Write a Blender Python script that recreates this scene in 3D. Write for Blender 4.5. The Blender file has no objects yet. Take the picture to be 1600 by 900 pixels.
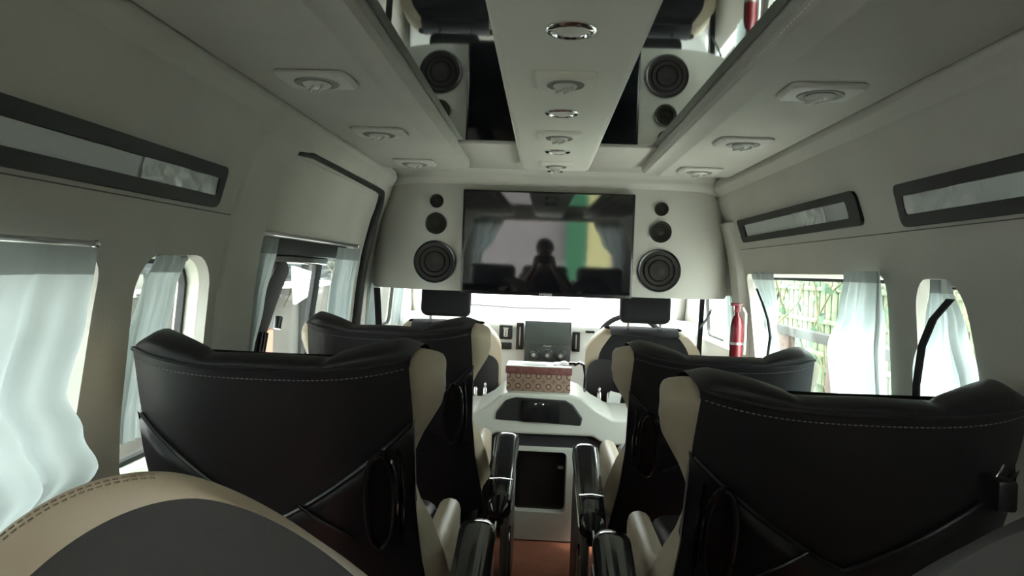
import bpy, bmesh, math, random
from mathutils import Vector, Matrix
from mathutils.geometry import delaunay_2d_cdt
random.seed(4)
S = bpy.context.scene
COL = S.collection
R = math.radians
sin, cos, pi = math.sin, math.cos, math.pi

# ------------------------------------------------------------------ camera
F = 1150.0
TH = R(2.1)
CAM = Vector((-0.03, 0.0, 1.08))
Yc = Vector((50, -25, F)).normalized()              # world Y seen in the camera (right, down, forward)
Z0 = Vector((sin(TH), -cos(TH), 0))
Zc = (Z0 - Z0.dot(Yc) * Yc).normalized()
Xc = Yc.cross(Zc)
cam_d = bpy.data.cameras.new('camera')
cam = bpy.data.objects.new('camera', cam_d); COL.objects.link(cam)
cam_d.sensor_width = 36; cam_d.lens = F / 1600 * 36
cam_d.clip_start = 0.02; cam_d.clip_end = 200
right = Vector((Xc[0], Yc[0], Zc[0])); down = Vector((Xc[1], Yc[1], Zc[1])); fwd = Vector((Xc[2], Yc[2], Zc[2]))
m = Matrix((right, -down, -fwd)).transposed().to_4x4(); m.translation = CAM
cam.matrix_world = m
S.camera = cam

# ------------------------------------------------------------------ world, light, exposure
W = bpy.data.worlds.new('world'); S.world = W; W.use_nodes = True
nt = W.node_tree; nt.nodes.clear()
wo = nt.nodes.new('ShaderNodeOutputWorld'); bg = nt.nodes.new('ShaderNodeBackground')
tc = nt.nodes.new('ShaderNodeTexCoord'); sp = nt.nodes.new('ShaderNodeSeparateXYZ'); cr = nt.nodes.new('ShaderNodeValToRGB')
cr.color_ramp.elements[0].position = 0.42; cr.color_ramp.elements[0].color = (.32, .35, .35, 1)
cr.color_ramp.elements[1].position = 0.56; cr.color_ramp.elements[1].color = (.97, .99, 1, 1)
mp = nt.nodes.new('ShaderNodeMapRange'); mp.inputs[1].default_value = -1; mp.inputs[2].default_value = 1
nt.links.new(tc.outputs['Generated'], sp.inputs[0]); nt.links.new(sp.outputs['Z'], mp.inputs[0])
nt.links.new(mp.outputs[0], cr.inputs[0]); nt.links.new(cr.outputs[0], bg.inputs[0]); nt.links.new(bg.outputs[0], wo.inputs[0])
bg.inputs[1].default_value = 16.0
sun_d = bpy.data.lights.new('sun', 'SUN'); sun_d.energy = 24; sun_d.angle = R(14); sun_d.color = (1, .97, .92)
sun = bpy.data.objects.new('sun', sun_d); COL.objects.link(sun)
sun.rotation_euler = Vector((.52, -.16, .84)).to_track_quat('Z', 'Y').to_euler()
S.view_settings.view_transform = 'Standard'; S.view_settings.look = 'None'
S.view_settings.gamma = 1; S.view_settings.use_curve_mapping = False
S.view_settings.exposure = 0.13
S.cycles.max_bounces = 12; S.cycles.diffuse_bounces = 8; S.cycles.transparent_max_bounces = 12
S.cycles.use_denoising = True
S.cycles.sample_clamp_indirect = 6.0

# ------------------------------------------------------------------ materials
def mat(name, col, rough=.6, metal=0., spec=.5, bump=None, coat=0., var=None, emit=None):
    M_ = bpy.data.materials.new(name); M_.use_nodes = True
    n = M_.node_tree.nodes; l = M_.node_tree.links
    b = n['Principled BSDF']
    b.inputs['Base Color'].default_value = (*col, 1); b.inputs['Roughness'].default_value = rough
    b.inputs['Metallic'].default_value = metal; b.inputs['Specular IOR Level'].default_value = spec
    b.inputs['Coat Weight'].default_value = coat
    t = n.new('ShaderNodeTexCoord')
    if bump:
        sc, st, dist = bump
        x = n.new('ShaderNodeTexNoise'); x.inputs['Scale'].default_value = sc; x.inputs['Detail'].default_value = 3
        l.new(t.outputs['Object'], x.inputs['Vector'])
        bm_ = n.new('ShaderNodeBump'); bm_.inputs['Strength'].default_value = st; bm_.inputs['Distance'].default_value = dist
        l.new(x.outputs['Fac'], bm_.inputs['Height']); l.new(bm_.outputs['Normal'], b.inputs['Normal'])
    if var:
        sc, c2 = var
        x = n.new('ShaderNodeTexNoise'); x.inputs['Scale'].default_value = sc; x.inputs['Detail'].default_value = 4
        l.new(t.outputs['Object'], x.inputs['Vector'])
        r_ = n.new('ShaderNodeValToRGB'); r_.color_ramp.elements[0].position = .35; r_.color_ramp.elements[1].position = .65
        r_.color_ramp.elements[0].color = (*col, 1); r_.color_ramp.elements[1].color = (*c2, 1)
        l.new(x.outputs['Fac'], r_.inputs[0]); l.new(r_.outputs[0], b.inputs['Base Color'])
    if emit:
        b.inputs['Emission Color'].default_value = (*emit[0], 1); b.inputs['Emission Strength'].default_value = emit[1]
    return M_

def mix_mat(name, kind, col, fac, rough=.02, gloss=(1, 1, 1)):
    """glass: transparent + glossy;  curtain: diffuse + translucent"""
    M_ = bpy.data.materials.new(name); M_.use_nodes = True
    n = M_.node_tree.nodes; l = M_.node_tree.links; n.clear()
    o = n.new('ShaderNodeOutputMaterial'); mx = n.new('ShaderNodeMixShader'); mx.inputs[0].default_value = fac
    if kind == 'glass':
        a = n.new('ShaderNodeBsdfTransparent'); a.inputs[0].default_value = (*col, 1)
        b = n.new('ShaderNodeBsdfGlossy'); b.inputs['Roughness'].default_value = rough; b.inputs[0].default_value = (*gloss, 1)
    else:
        a = n.new('ShaderNodeBsdfDiffuse'); a.inputs[0].default_value = (*col, 1)
        b = n.new('ShaderNodeBsdfTranslucent'); b.inputs[0].default_value = (*col, 1)
        t = n.new('ShaderNodeTexCoord'); x = n.new('ShaderNodeTexNoise'); x.inputs['Scale'].default_value = 90
        bp = n.new('ShaderNodeBump'); bp.inputs['Strength'].default_value = .15; bp.inputs['Distance'].default_value = .002
        l.new(t.outputs['Object'], x.inputs['Vector']); l.new(x.outputs['Fac'], bp.inputs['Height']); l.new(bp.outputs[0], a.inputs['Normal'])
    l.new(a.outputs[0], mx.inputs[1]); l.new(b.outputs[0], mx.inputs[2]); l.new(mx.outputs[0], o.inputs[0])
    return M_

M = {}
M['wall'] = mat('grey_headliner_fabric', (.50, .49, .445), .9, spec=.15, bump=(260, .25, .002), var=(3, (.46, .45, .41)))
M['reveal'] = mat('cream_reveal', (.62, .64, .54), .6, bump=(60, .1, .002))
M['vinyl'] = mat('console_vinyl', (.70, .69, .62), .65, spec=.3, bump=(400, .2, .001))
M['plate'] = mat('vent_plate', (.50, .495, .45), .5)
M['plastic'] = mat('pale_plastic', (.55, .55, .51), .4)
M['cream'] = mat('cream_panel', (.60, .61, .55), .45, bump=(300, .1, .001))
M['black_rubber'] = mat('black_rubber', (.012, .012, .012), .6, bump=(300, .2, .001))
M['gloss'] = mat('gloss_black', (.008, .008, .009), .12, coat=.3)
M['shell'] = mat('shell_black', (.012, .010, .013), .28)
M['leather'] = mat('black_leather', (.023, .021, .024), .45, spec=.35, bump=(350, .25, .001))
M['leather2'] = mat('charcoal_perforated', (.045, .043, .043), .6, spec=.3, bump=(700, .5, .001))
M['beige'] = mat('beige_leather', (.50, .42, .31), .45, bump=(250, .2, .001))
M['fabric_black'] = mat('black_fabric', (.02, .02, .022), .85, spec=.2, bump=(500, .3, .001))
M['stitch'] = mat('grey_thread', (.22, .21, .22), .8)
M['stitch_tan'] = mat('tan_thread', (.30, .26, .19), .8)
M['chrome'] = mat('chrome', (.8, .8, .8), .12, metal=1)
M['satin'] = mat('satin_metal', (.5, .5, .5), .3, metal=1)
M['lens'] = mat('frosted_lens', (.75, .75, .70), .35)
M['mirror'] = mat('dark_mirror', (.34, .36, .35), .03, metal=1)
M['tv_frame'] = mat('tv_bezel', (.01, .01, .011), .25)
M['tv'] = mix_mat('tv_glass', 'glass', (.02, .02, .03), .5)
M['tv'] = mat('tv_screen', (.006, .006, .008), .04, spec=.8, coat=.3)
M['grille'] = mat('speaker_grille', (.03, .026, .024), .8, bump=(900, .8, .002))
M['red'] = mat('red_gloss', (.11, .005, .010), .25, coat=.3)
M['white'] = mat('white', (.8, .8, .8), .5)
M['paper'] = mat('paper', (.7, .74, .70), .8)
M['carpet'] = mat('charcoal_carpet', (.035, .033, .036), .95, spec=.1, bump=(300, .6, .004))
M['seam'] = mat('seam_grey', (.12, .12, .11), .9)
M['shade'] = mat('bezel_shade', (.27, .265, .24), .6)  # bezel tone darkened to stand in for shade around the vent nozzle
M['lowwall'] = mat('grey_brown_render', (.085, .078, .068), .9, var=(2, (.06, .055, .05)))
M['wood'] = mat('red_brown_floor', (.48, .17, .11), .45, bump=(90, .15, .002), var=(14, (.38, .13, .08)))
M['brownpanel'] = mat('seat_side_leather', (.10, .085, .08), .45, bump=(300, .2, .001))
M['glass'] = mix_mat('window_glass', 'glass', (.90, .95, .93), .06)
M['tint'] = mix_mat('tinted_glass', 'glass', (.5, .54, .54), .08)
M['curtain'] = mix_mat('pale_curtain', 'curtain', (.50, .56, .57), .38)
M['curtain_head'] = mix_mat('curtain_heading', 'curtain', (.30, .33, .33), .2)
M['pane_hi'] = mat('grey_film_pane', (.46, .49, .49), .35, bump=(12, .05, .01))
M['film'] = mat('crinkled_film', (.55, .60, .60), .2, coat=.8, bump=(9, .9, .03))
M['dash'] = mat('dashboard_grey', (.80, .82, .82), .6)
M['unit'] = mat('stereo_front', (.05, .062, .07), .25)
M['slate'] = mat('slate_screen', (.07, .09, .095), .5)
M['leaf'] = mat('leaf', (.035, .085, .04), .6, var=(9, (.08, .16, .08)))
M['stem'] = mat('stem', (.16, .14, .08), .8)
M['bamboo'] = mat('pale_lattice', (.23, .26, .17), .8, var=(5, (.15, .19, .11)))
M['brownwood'] = mat('brown_wood', (.09, .055, .045), .8, var=(6, (.07, .045, .035)))
M['greywood'] = mat('weathered_wood', (.035, .035, .032), .8)
M['concrete'] = mat('concrete', (.30, .29, .27), .9, var=(1.5, (.24, .235, .22)))
M['yard'] = mat('pale_yard', (.55, .54, .51), .9, var=(1.5, (.48, .47, .44)))
M['corr'] = mat('corrugated_sheet', (.06, .07, .075), .6, var=(3, (.10, .115, .12)))
M['orange'] = mat('terracotta', (.32, .12, .08), .8)
M['whitewall'] = mat('white_wall', (.85, .88, .88), .8)
M['skin'] = mat('skin', (.35, .20, .14), .5)
M['hair'] = mat('black_hair', (.012, .010, .010), .6, bump=(200, .6, .003))
M['shirt'] = mat('dark_shirt', (.05, .05, .07), .9)
M['greenp'] = mat('green_panel', (.05, .20, .10), .6)
M['yellowp'] = mat('yellow_panel', (.70, .62, .30), .6)
def box_pattern():
    M_ = bpy.data.materials.new('batik_box'); M_.use_nodes = True
    n = M_.node_tree.nodes; l = M_.node_tree.links; b = n['Principled BSDF']; b.inputs['Roughness'].default_value = .6
    t = n.new('ShaderNodeTexCoord'); mpn = n.new('ShaderNodeMapping'); mpn.inputs['Scale'].default_value = (24, 24, 24); mpn.inputs['Location'].default_value = (0, .5, .5)
    v = n.new('ShaderNodeTexVoronoi'); v.inputs['Scale'].default_value = 1; v.inputs['Randomness'].default_value = 0
    ramp = n.new('ShaderNodeValToRGB'); ramp.color_ramp.interpolation = 'CONSTANT'
    e = ramp.color_ramp.elements
    e[0].position = 0; e[0].color = (.45, .36, .24, 1); e[1].position = .13; e[1].color = (.10, .045, .03, 1)
    for p, c in ((.24, (.34, .25, .18)), (.34, (.13, .055, .04)), (.42, (.28, .19, .14)), (.6, (.20, .12, .09))):
        k = e.new(p); k.color = (*c, 1)
    l.new(t.outputs['Object'], mpn.inputs[0]); l.new(mpn.outputs[0], v.inputs[0]); l.new(v.outputs['Distance'], ramp.inputs[0]); l.new(ramp.outputs[0], b.inputs['Base Color'])
    return M_
M['batik'] = box_pattern()
M['lid'] = mat('maroon_lid', (.16, .05, .05), .5, var=(60, (.22, .09, .08)))

# ------------------------------------------------------------------ mesh helpers
class MB:
    def __init__(s): s.v = []; s.f = []
    def add(s, vs, fs):
        o = len(s.v); s.v += [tuple(p) for p in vs]; s.f += [tuple(i + o for i in f) for f in fs]; return s
    def bm(s, b):
        b.verts.index_update(); s.add([v.co[:] for v in b.verts], [[v.index for v in f.verts] for f in b.faces]); b.free(); return s
    def box(s, c, size, r=0, seg=2, rot=None):
        b = bmesh.new(); bmesh.ops.create_cube(b, size=1)
        for v in b.verts: v.co = Vector((v.co.x * size[0], v.co.y * size[1], v.co.z * size[2]))
        if r: bmesh.ops.bevel(b, geom=b.edges[:], offset=min(r, min(size) * .49), segments=seg, profile=.5, affect='EDGES')
        mt = Matrix.Translation(c) @ (rot if rot else Matrix.Identity(4))
        for v in b.verts: v.co = mt @ v.co
        return s.bm(b)
    def grid(s, fn, nu, nv, cu=False, cv=False):
        vs = [fn(i / (nu if cu else nu - 1), j / (nv if cv else nv - 1)) for i in range(nu) for j in range(nv)]
        fs = []
        for i in range(nu if cu else nu - 1):
            for j in range(nv if cv else nv - 1):
                a = i * nv + j; b = i * nv + (j + 1) % nv; c = ((i + 1) % nu) * nv + (j + 1) % nv; d = ((i + 1) % nu) * nv + j
                fs.append((a, b, c, d))
        return s.add(vs, fs)
    def tube(s, pts, r, n=8, caps=True, flat=1.0):
        pts = [Vector(p) for p in pts]; rs = r if isinstance(r, (list, tuple)) else [r] * len(pts)
        rings = []; up = None
        for i, p in enumerate(pts):
            t = (pts[min(i + 1, len(pts) - 1)] - pts[max(i - 1, 0)]).normalized()
            if up is None:
                up = Vector((0, 0, 1)) if abs(t.z) < .9 else Vector((0, 1, 0))
            a = t.cross(up).normalized(); up = a.cross(t).normalized()
            rings.append([p + rs[i] * (cos(2 * pi * k / n) * a + flat * sin(2 * pi * k / n) * up) for k in range(n)])
        o = []; fs = []
        for q in rings: o += q
        for i in range(len(pts) - 1):
            for k in range(n):
                fs.append((i * n + k, i * n + (k + 1) % n, (i + 1) * n + (k + 1) % n, (i + 1) * n + k))
        if caps: fs.append(tuple(range(n))[::-1]); fs.append(tuple(range((len(pts) - 1) * n, len(pts) * n)))
        return s.add(o, fs)
    def lathe(s, prof, n=32, axis='z', c=(0, 0, 0), caps=False):
        vs = []; 
        for (r, h) in prof:
            for k in range(n):
                a = 2 * pi * k / n; x, y = r * cos(a), r * sin(a)
                p = {'z': (x, y, h), 'y': (x, h, y), 'x': (h, x, y)}[axis]
                vs.append((p[0] + c[0], p[1] + c[1], p[2] + c[2]))
        fs = [(i * n + k, i * n + (k + 1) % n, (i + 1) * n + (k + 1) % n, (i + 1) * n + k) for i in range(len(prof) - 1) for k in range(n)]
        if caps: fs.append(tuple(range(n))); fs.append(tuple(range((len(prof) - 1) * n, len(prof) * n)))
        return s.add(vs, fs)
    def prism(s, poly, a, b, axis='y'):
        """poly extruded along axis from a to b; poly in the two other axes"""
        n = len(poly)
        def P(p, h): return {'y': (p[0], h, p[1]), 'x': (h, p[0], p[1]), 'z': (p[0], p[1], h)}[axis]
        vs = [P(p, a) for p in poly] + [P(p, b) for p in poly]
        fs = [(i, (i + 1) % n, n + (i + 1) % n, n + i) for i in range(n)] + [tuple(range(n))[::-1], tuple(range(n, 2 * n))]
        return s.add(vs, fs)
    def ball(s, c, r, n=12, e=1.0):
        rx, ry, rz = r if isinstance(r, (tuple, list)) else (r, r, r)
        def sg(v, p): return math.copysign(abs(v) ** p, v)
        def fn(u, v):
            a = 2 * pi * u; b = pi * (v - .5)
            return (c[0] + rx * sg(cos(b), e) * sg(cos(a), e), c[1] + ry * sg(cos(b), e) * sg(sin(a), e), c[2] + rz * sg(sin(b), e))
        return s.grid(fn, 2 * n, n + 1, cu=True)
    def build(s, name, material, parent=None, smooth=True, fix=True, angle=40):
        me = bpy.data.meshes.new(name); me.from_pydata(s.v, [], s.f)
        if fix:
            b = bmesh.new(); b.from_mesh(me); bmesh.ops.remove_doubles(b, verts=b.verts, dist=1e-5)
            bmesh.ops.recalc_face_normals(b, faces=b.faces); b.to_mesh(me); b.free()
        if smooth:
            me.polygons.foreach_set('use_smooth', [True] * len(me.polygons))
            me.set_sharp_from_angle(angle=R(angle))
        me.materials.append(material if not isinstance(material, str) else M[material])
        o = bpy.data.objects.new(name, me); COL.objects.link(o)
        if parent: o.parent = parent
        return o

def tag(o, label=None, cat=None, group=None, kind=None):
    if label: o['label'] = label
    if cat: o['category'] = cat
    if group: o['group'] = group
    if kind: o['kind'] = kind
    return o
def thing(name, label, cat, loc=(0, 0, 0), rz=0, group=None):
    o = bpy.data.objects.new(name, None); COL.objects.link(o); o.empty_display_size = .05
    o.location = loc; o.rotation_euler = (0, 0, rz)
    return tag(o, label, cat, group)
def struct(o, label, cat): return tag(o, label, cat, kind='structure')
def copy_thing(o, parent=None):
    c = o.copy(); COL.objects.link(c)
    if parent: c.parent = parent
    for ch in list(kids.get(o, o.children)): copy_thing(ch, c)
    return c
kids = {}
def rrect(x0, x1, z0, z1, r, n=6):
    """rounded rectangle outline; r may be 4 radii: bl, br, tr, tl"""
    rs = r if isinstance(r, (tuple, list)) else [r] * 4
    out = []
    for (cx, cz, a0, q) in ((x0, z0, pi, rs[0]), (x1, z0, 1.5 * pi, rs[1]), (x1, z1, 0, rs[2]), (x0, z1, .5 * pi, rs[3])):
        ox = cx + (q if cx == x0 else -q); oz = cz + (q if cz == z0 else -q)
        for k in range(n + 1):
            a = a0 + .5 * pi * k / n; out.append((ox + q * cos(a), oz + q * sin(a)))
    return out
def densify(poly, d=.05):
    out = []
    for i, p in enumerate(poly):
        q = poly[(i + 1) % len(poly)]; L = math.dist(p, q); k = max(1, int(L / d))
        if L < 1e-6: continue
        for j in range(k): out.append((p[0] + (q[0] - p[0]) * j / k, p[1] + (q[1] - p[1]) * j / k))
    return out
def inside(p, poly):
    c = False; n = len(poly)
    for i in range(n):
        a, b = poly[i], poly[i - 1]
        if (a[1] > p[1]) != (b[1] > p[1]) and p[0] < (b[0] - a[0]) * (p[1] - a[1]) / (b[1] - a[1]) + a[0]: c = not c
    return c
def offset(poly, d):
    """move outline inward by d (counter-clockwise polygon)"""
    n = len(poly); out = []
    for i in range(n):
        a = Vector(poly[i - 1]); p = Vector(poly[i]); b = Vector(poly[(i + 1) % n])
        e1 = (p - a).normalized(); e2 = (b - p).normalized()
        nn = Vector((-(e1.y + e2.y), e1.x + e2.x))
        nn = nn.normalized() if nn.length > 1e-9 else Vector((0, 0))
        out.append(tuple(p + nn * d))
    return out
def cdt(outer, holes, step=.08):
    pts = []; edges = []
    for loop in [outer] + holes:
        o = len(pts); pts += [Vector(p) for p in loop]; edges += [(o + i, o + (i + 1) % len(loop)) for i in range(len(loop))]
    x0 = min(p[0] for p in outer); x1 = max(p[0] for p in outer); y0 = min(p[1] for p in outer); y1 = max(p[1] for p in outer)
    nx = int((x1 - x0) / step) + 1; ny = int((y1 - y0) / step) + 1
    for i in range(1, nx):
        for j in range(1, ny):
            p = (x0 + (x1 - x0) * i / nx, y0 + (y1 - y0) * j / ny)
            if inside(p, outer) and not any(inside(p, h) for h in holes): pts.append(Vector(p))
    v, e, f, *_ = delaunay_2d_cdt(pts, edges, [], 0, 1e-5)
    fo = []
    for t in f:
        c = sum((v[i] for i in t), Vector((0, 0))) / len(t)
        if inside(c, outer) and not any(inside(c, h) for h in holes): fo.append(tuple(t))
    return [tuple(p) for p in v], fo

# side wall profile: |x| as a function of z
PR = [(0, .84), (.4, .865), (.75, .865), (1.0, .845), (1.15, .825), (1.28, .79), (1.38, .75), (1.44, .715), (1.6, .712)]
def wx(z):
    if z <= 0: return .84
    for (a, b), (c, d) in zip(PR, PR[1:]):
        if z <= c: return b + (d - b) * (z - a) / (c - a)
    return PR[-1][1]
def WP(s, y, z, off=0.): return (s * (wx(z) - off), y, z)

# ------------------------------------------------------------------ the shell
Y0, Y1 = -1.0, 4.85
H_L0 = densify(rrect(.35, 1.27, .62, 1.083, (.05, .09, .05, .05)))
H_L0 = [(y + (.04 * (z - .62) / .46 if y > .9 else 0), z) for y, z in H_L0]
H_L2 = densify(rrect(1.43, 1.76, .62, 1.09, (.04, .04, .09, .09)))
H_LD = densify(rrect(2.02, 3.24, .12, 1.39, (.05, .05, .10, .12)))
H_LC = densify(rrect(3.42, 4.25, .74, 1.25, .06))
H_L3 = densify(rrect(-.90, -.12, .62, 1.16, .08))  # unseen opening added so daylight reaches the right wall
H_R0 = densify(rrect(.35, 1.10, .62, 1.083, .06))
H_R2 = densify(rrect(1.495, 1.76, .62, 1.095, (.04, .04, .08, .08)))
H_R2 = [(y + max(0, z - .80) * .24 * (1.76 - y) / .265, z) for y, z in H_R2]
H_R1 = densify(rrect(1.90, 3.08, .58, 1.103, (.06, .06, .04, .04)))
H_R1 = [(y + (.10 * (z - .6) / .5 if y > 2.6 else 0), z) for y, z in H_R1]
H_RC = densify(rrect(3.42, 4.25, .74, 1.25, .06))

def skin(name, s, outer, holes, off, matn, label, parent=None, reveal=None, thick=.075, shrink=.014, kind=True):
    """inner skin with holes, soft reveals going outward and an outer skin"""
    mb = MB(); v, f = cdt(outer, holes)
    mb.add([WP(s, y, z, off) for y, z in v], f)
    rings = [(0, 0), (.003, -.010), (.008, -.022), (.011, -.040), (shrink, -thick)]
    mb2 = MB()
    for h in holes:
        area = sum(h[i - 1][0] * h[i][1] - h[i][0] * h[i - 1][1] for i in range(len(h)))
        hh = h if area > 0 else h[::-1]
        vs = []
        for (d, o) in rings:
            vs += [WP(s, y, z, off + o) for y, z in offset(hh, d)]
        n = len(hh)
        mb.add(vs[:3 * n], [(i * n + k, i * n + (k + 1) % n, (i + 1) * n + (k + 1) % n, (i + 1) * n + k) for i in range(2) for k in range(n)])
        mb2.add(vs[2 * n:], [(i * n + k, i * n + (k + 1) % n, (i + 1) * n + (k + 1) % n, (i + 1) * n + k) for i in range(2) for k in range(n)])
    out_holes = []
    for h in holes:
        area = sum(h[i - 1][0] * h[i][1] - h[i][0] * h[i - 1][1] for i in range(len(h)))
        out_holes.append(offset(h if area > 0 else h[::-1], shrink))
    v, f = cdt(outer, out_holes)
    mb.add([WP(s, y, z, off - thick) for y, z in v], f)
    o = mb.build(name, matn, parent, fix=True, angle=60)
    if mb2.v:
        rv = mb2.build('window_reveal', M['reveal'] if reveal is None else reveal, o, angle=80); rv['label'] = 'cream window reveals'
    if kind: struct(o, label, 'wall')
    return o
OUT = densify([(Y0, .0), (Y1, .0), (Y1, 1.56), (Y0, 1.56)], .12)
skin('wall_left', -1, OUT, [H_L3, H_L0, H_L2, H_LD, H_LC], 0, M['wall'], 'grey fabric lined left side wall with curtained windows and the door opening')
skin('wall_right', 1, OUT, [H_R2, H_R1, H_RC], 0, M['wall'], 'grey fabric lined right side wall with bright curtained windows')

# door panel in the left wall
DOOR_WIN = densify(rrect(2.07, 3.10, .62, 1.165, (.05, .05, .07, .05)))
dp = skin('door_1', -1, densify(rrect(1.98, 3.28, .06, 1.43, .05)), [DOOR_WIN], -.012, M['wall'], 'sliding side door lined in grey fabric with a black framed window', thick=.04, shrink=.012, reveal=M['black_rubber'])
dp['category'] = 'door'
dp.children[0].name = 'window_rubber'; dp.children[0]['label'] = 'black rubber edge of the door window'
def gasket():
    pts = [WP(-1, 2.08, 1.395, -.005), WP(-1, 2.2, 1.405, -.002), WP(-1, 2.6, 1.403, 0), WP(-1, 3.05, 1.400, 0)]
    for k in range(1, 7):
        a = pi / 2 * (1 - k / 6); pts.append(WP(-1, 3.12 + .11 * cos(a), 1.29 + .11 * sin(a), 0))
    for z in (1.2, 1.1, 1.0, .9, .8, .6, .4, .15): pts.append(WP(-1, 3.245 - .02 * (1.2 - z), z, 0))
    rs = [.008, .009, .010, .012] + [.014 + .001 * k for k in range(6)] + [.022] * 8
    return MB().tube(pts, rs, 10)
struct(gasket().build('trim_1', 'black_rubber'), 'black rubber seal around the top and front of the side door', 'seal')
# frame inside the door window: head, slanted centre pillar, front upright, latch
win = thing('window_1', 'black framed double sliding window set in the side door', 'window'); win['kind'] = 'structure'
def wallbar(s, pts, w, off, d=.02):
    """flat bar following the wall through (y, z) points; width w, depth d"""
    mb = MB(); n = len(pts); vs = []
    ws = w if isinstance(w, (list, tuple)) else [w] * n
    for i, (y, z) in enumerate(pts):
        a = Vector(pts[max(i - 1, 0)]); b = Vector(pts[min(i + 1, n - 1)]); t = (b - a).normalized(); q = Vector((-t.y, t.x)) * ws[i] / 2
        for sg, dd in ((1, 0), (1, d * .8), (.6, d), (-.6, d), (-1, d * .8), (-1, 0)):
            vs.append(WP(s, y + q.x * sg, z + q.y * sg, off + dd))
    m_ = 6
    fs = [(i * m_ + k, i * m_ + (k + 1) % m_, (i + 1) * m_ + (k + 1) % m_, (i + 1) * m_ + k) for i in range(n - 1) for k in range(m_)]
    fs += [tuple(range(m_)), tuple(range((n - 1) * m_, n * m_))]
    return mb.add(vs, fs)
wallbar(-1, [(2.04, 1.137), (2.5, 1.137), (3.06, 1.137)], .062, -.065, .025).build('head_rail', 'black_rubber', win)
wallbar(-1, [(2.04, 1.09), (2.5, 1.092), (2.84, 1.09)], .028, -.072, .03).build('track', 'gloss', win)
wallbar(-1, [(2.20, .63), (2.23, .74), (2.24, .84), (2.30, .95), (2.36, 1.02), (2.40, 1.08)], [.10, .11, .11, .13, .11, .12], -.075, .03).build('centre_pillar', 'black_rubber', win)
wallbar(-1, [(2.245, .76), (2.25, .80), (2.26, .86)], .05, -.05, .02).build('pull_handle', 'gloss', win)
wallbar(-1, [(2.40, .86), (2.41, .90)], .03, -.06, .02).build('latch', 'gloss', win)
wallbar(-1, [(2.76, .63), (2.78, .85), (2.80, 1.08)], .07, -.075, .02).build('front_upright', 'black_rubber', win)
wallbar(-1, [(2.04, .64), (3.1, .64)], .04, -.075, .02).build('bottom_rail', 'black_rubber', win)
def pane(s, outline, off, name='pane', mt='glass', parent=None):
    v, f = cdt(outline, [], .12); mb = MB()
    n = len(v); vs = [WP(s, y, z, off) for y, z in v] + [WP(s, y, z, off - .004) for y, z in v]
    return mb.add(vs, f + [tuple(i + n for i in t) for t in f]).build(name, M[mt], parent, fix=False)
pane(-1, offset(DOOR_WIN, .008), -.066, 'pane', 'glass', win)
wn = 1
def side_window(s, hole, label, rails=(), mt='glass'):
    global wn; wn += 1
    w = thing('window_%d' % wn, label, 'window'); w['kind'] = 'structure'
    area = sum(hole[i - 1][0] * hole[i][1] - hole[i][0] * hole[i - 1][1] for i in range(len(hole)))
    h = hole if area > 0 else hole[::-1]
    o1 = offset(h, .006); o2 = offset(h, .022); n = len(h)
    vs = [WP(s, y, z, -.050) for y, z in o1] + [WP(s, y, z, -.050) for y, z in o2] + [WP(s, y, z, -.066) for y, z in o2] + [WP(s, y, z, -.066) for y, z in o1]
    fs = [(a * n + k, a * n + (k + 1) % n, ((a + 1) % 4) * n + (k + 1) % n, ((a + 1) % 4) * n + k) for a in range(4) for k in range(n)]
    MB().add(vs, fs).build('window_rubber', 'black_rubber', w)
    pane(s, offset(h, .016), -.058, 'pane', mt, w)
    for r_ in rails: wallbar(s, r_, .022, -.058, .012).build('rail', 'black_rubber', w)
    return w
side_window(-1, H_L0, 'large window in left wall behind the widest curtain', rails=[[(.4, .885), (1.25, .885)]])
side_window(-1, H_L3, 'rearmost left window behind the camera, added to light the right wall')
side_window(-1, H_L2, 'narrow arched window in left wall between large window and side door')
side_window(-1, H_LC, 'left cab door window beside the front passenger seat')
side_window(1, H_R2, 'narrow arched window in right wall with a dark seatbelt across it')
side_window(1, H_R1, 'wide window in right wall looking onto leaves and railing')
side_window(1, H_RC, 'right cab door window beside the driver seat')

# pillar trim, seams
def wallstrip(s, y0, y1, z0, z1, off, nz=24, ends=.02):
    def fn(u, v):
        z = z0 + (z1 - z0) * u; e = [(y0, -.01), (y0 + ends * .3, off * .6), (y0 + ends, off), (y1 - ends, off), (y1 - ends * .3, off * .6), (y1, -.01)]
        k = v * 5; i = min(int(k), 4); t = k - i; y = e[i][0] + (e[i + 1][0] - e[i][0]) * t; o = e[i][1] + (e[i + 1][1] - e[i][1]) * t
        return WP(s, y, z, o)
    return MB().grid(fn, nz, 6)
struct(wallstrip(-1, 1.80, 2.02, .1, 1.40, .018).build('trim_2', 'wall'), 'vertical padded pillar trim behind the side door', 'trim')
struct(wallstrip(1, 3.20, 3.36, .1, 1.32, .03).build('trim_3', 'wall'), 'vertical pillar trim in front of the right window', 'trim')
for i, (s, a, b, z, nm) in enumerate(((-1, -1, 1.80, 1.194, 'trim_4'), (1, -1, 3.2, 1.205, 'trim_5'))):
    o = MB().tube([WP(s, a + (b - a) * k / 12, z, .0) for k in range(13)], .0014, 6).build(nm, 'seam')
    struct(o, ['fine seam along the left wall below the high window', 'fine seam along the right wall below the high windows'][i], 'trim')

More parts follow.
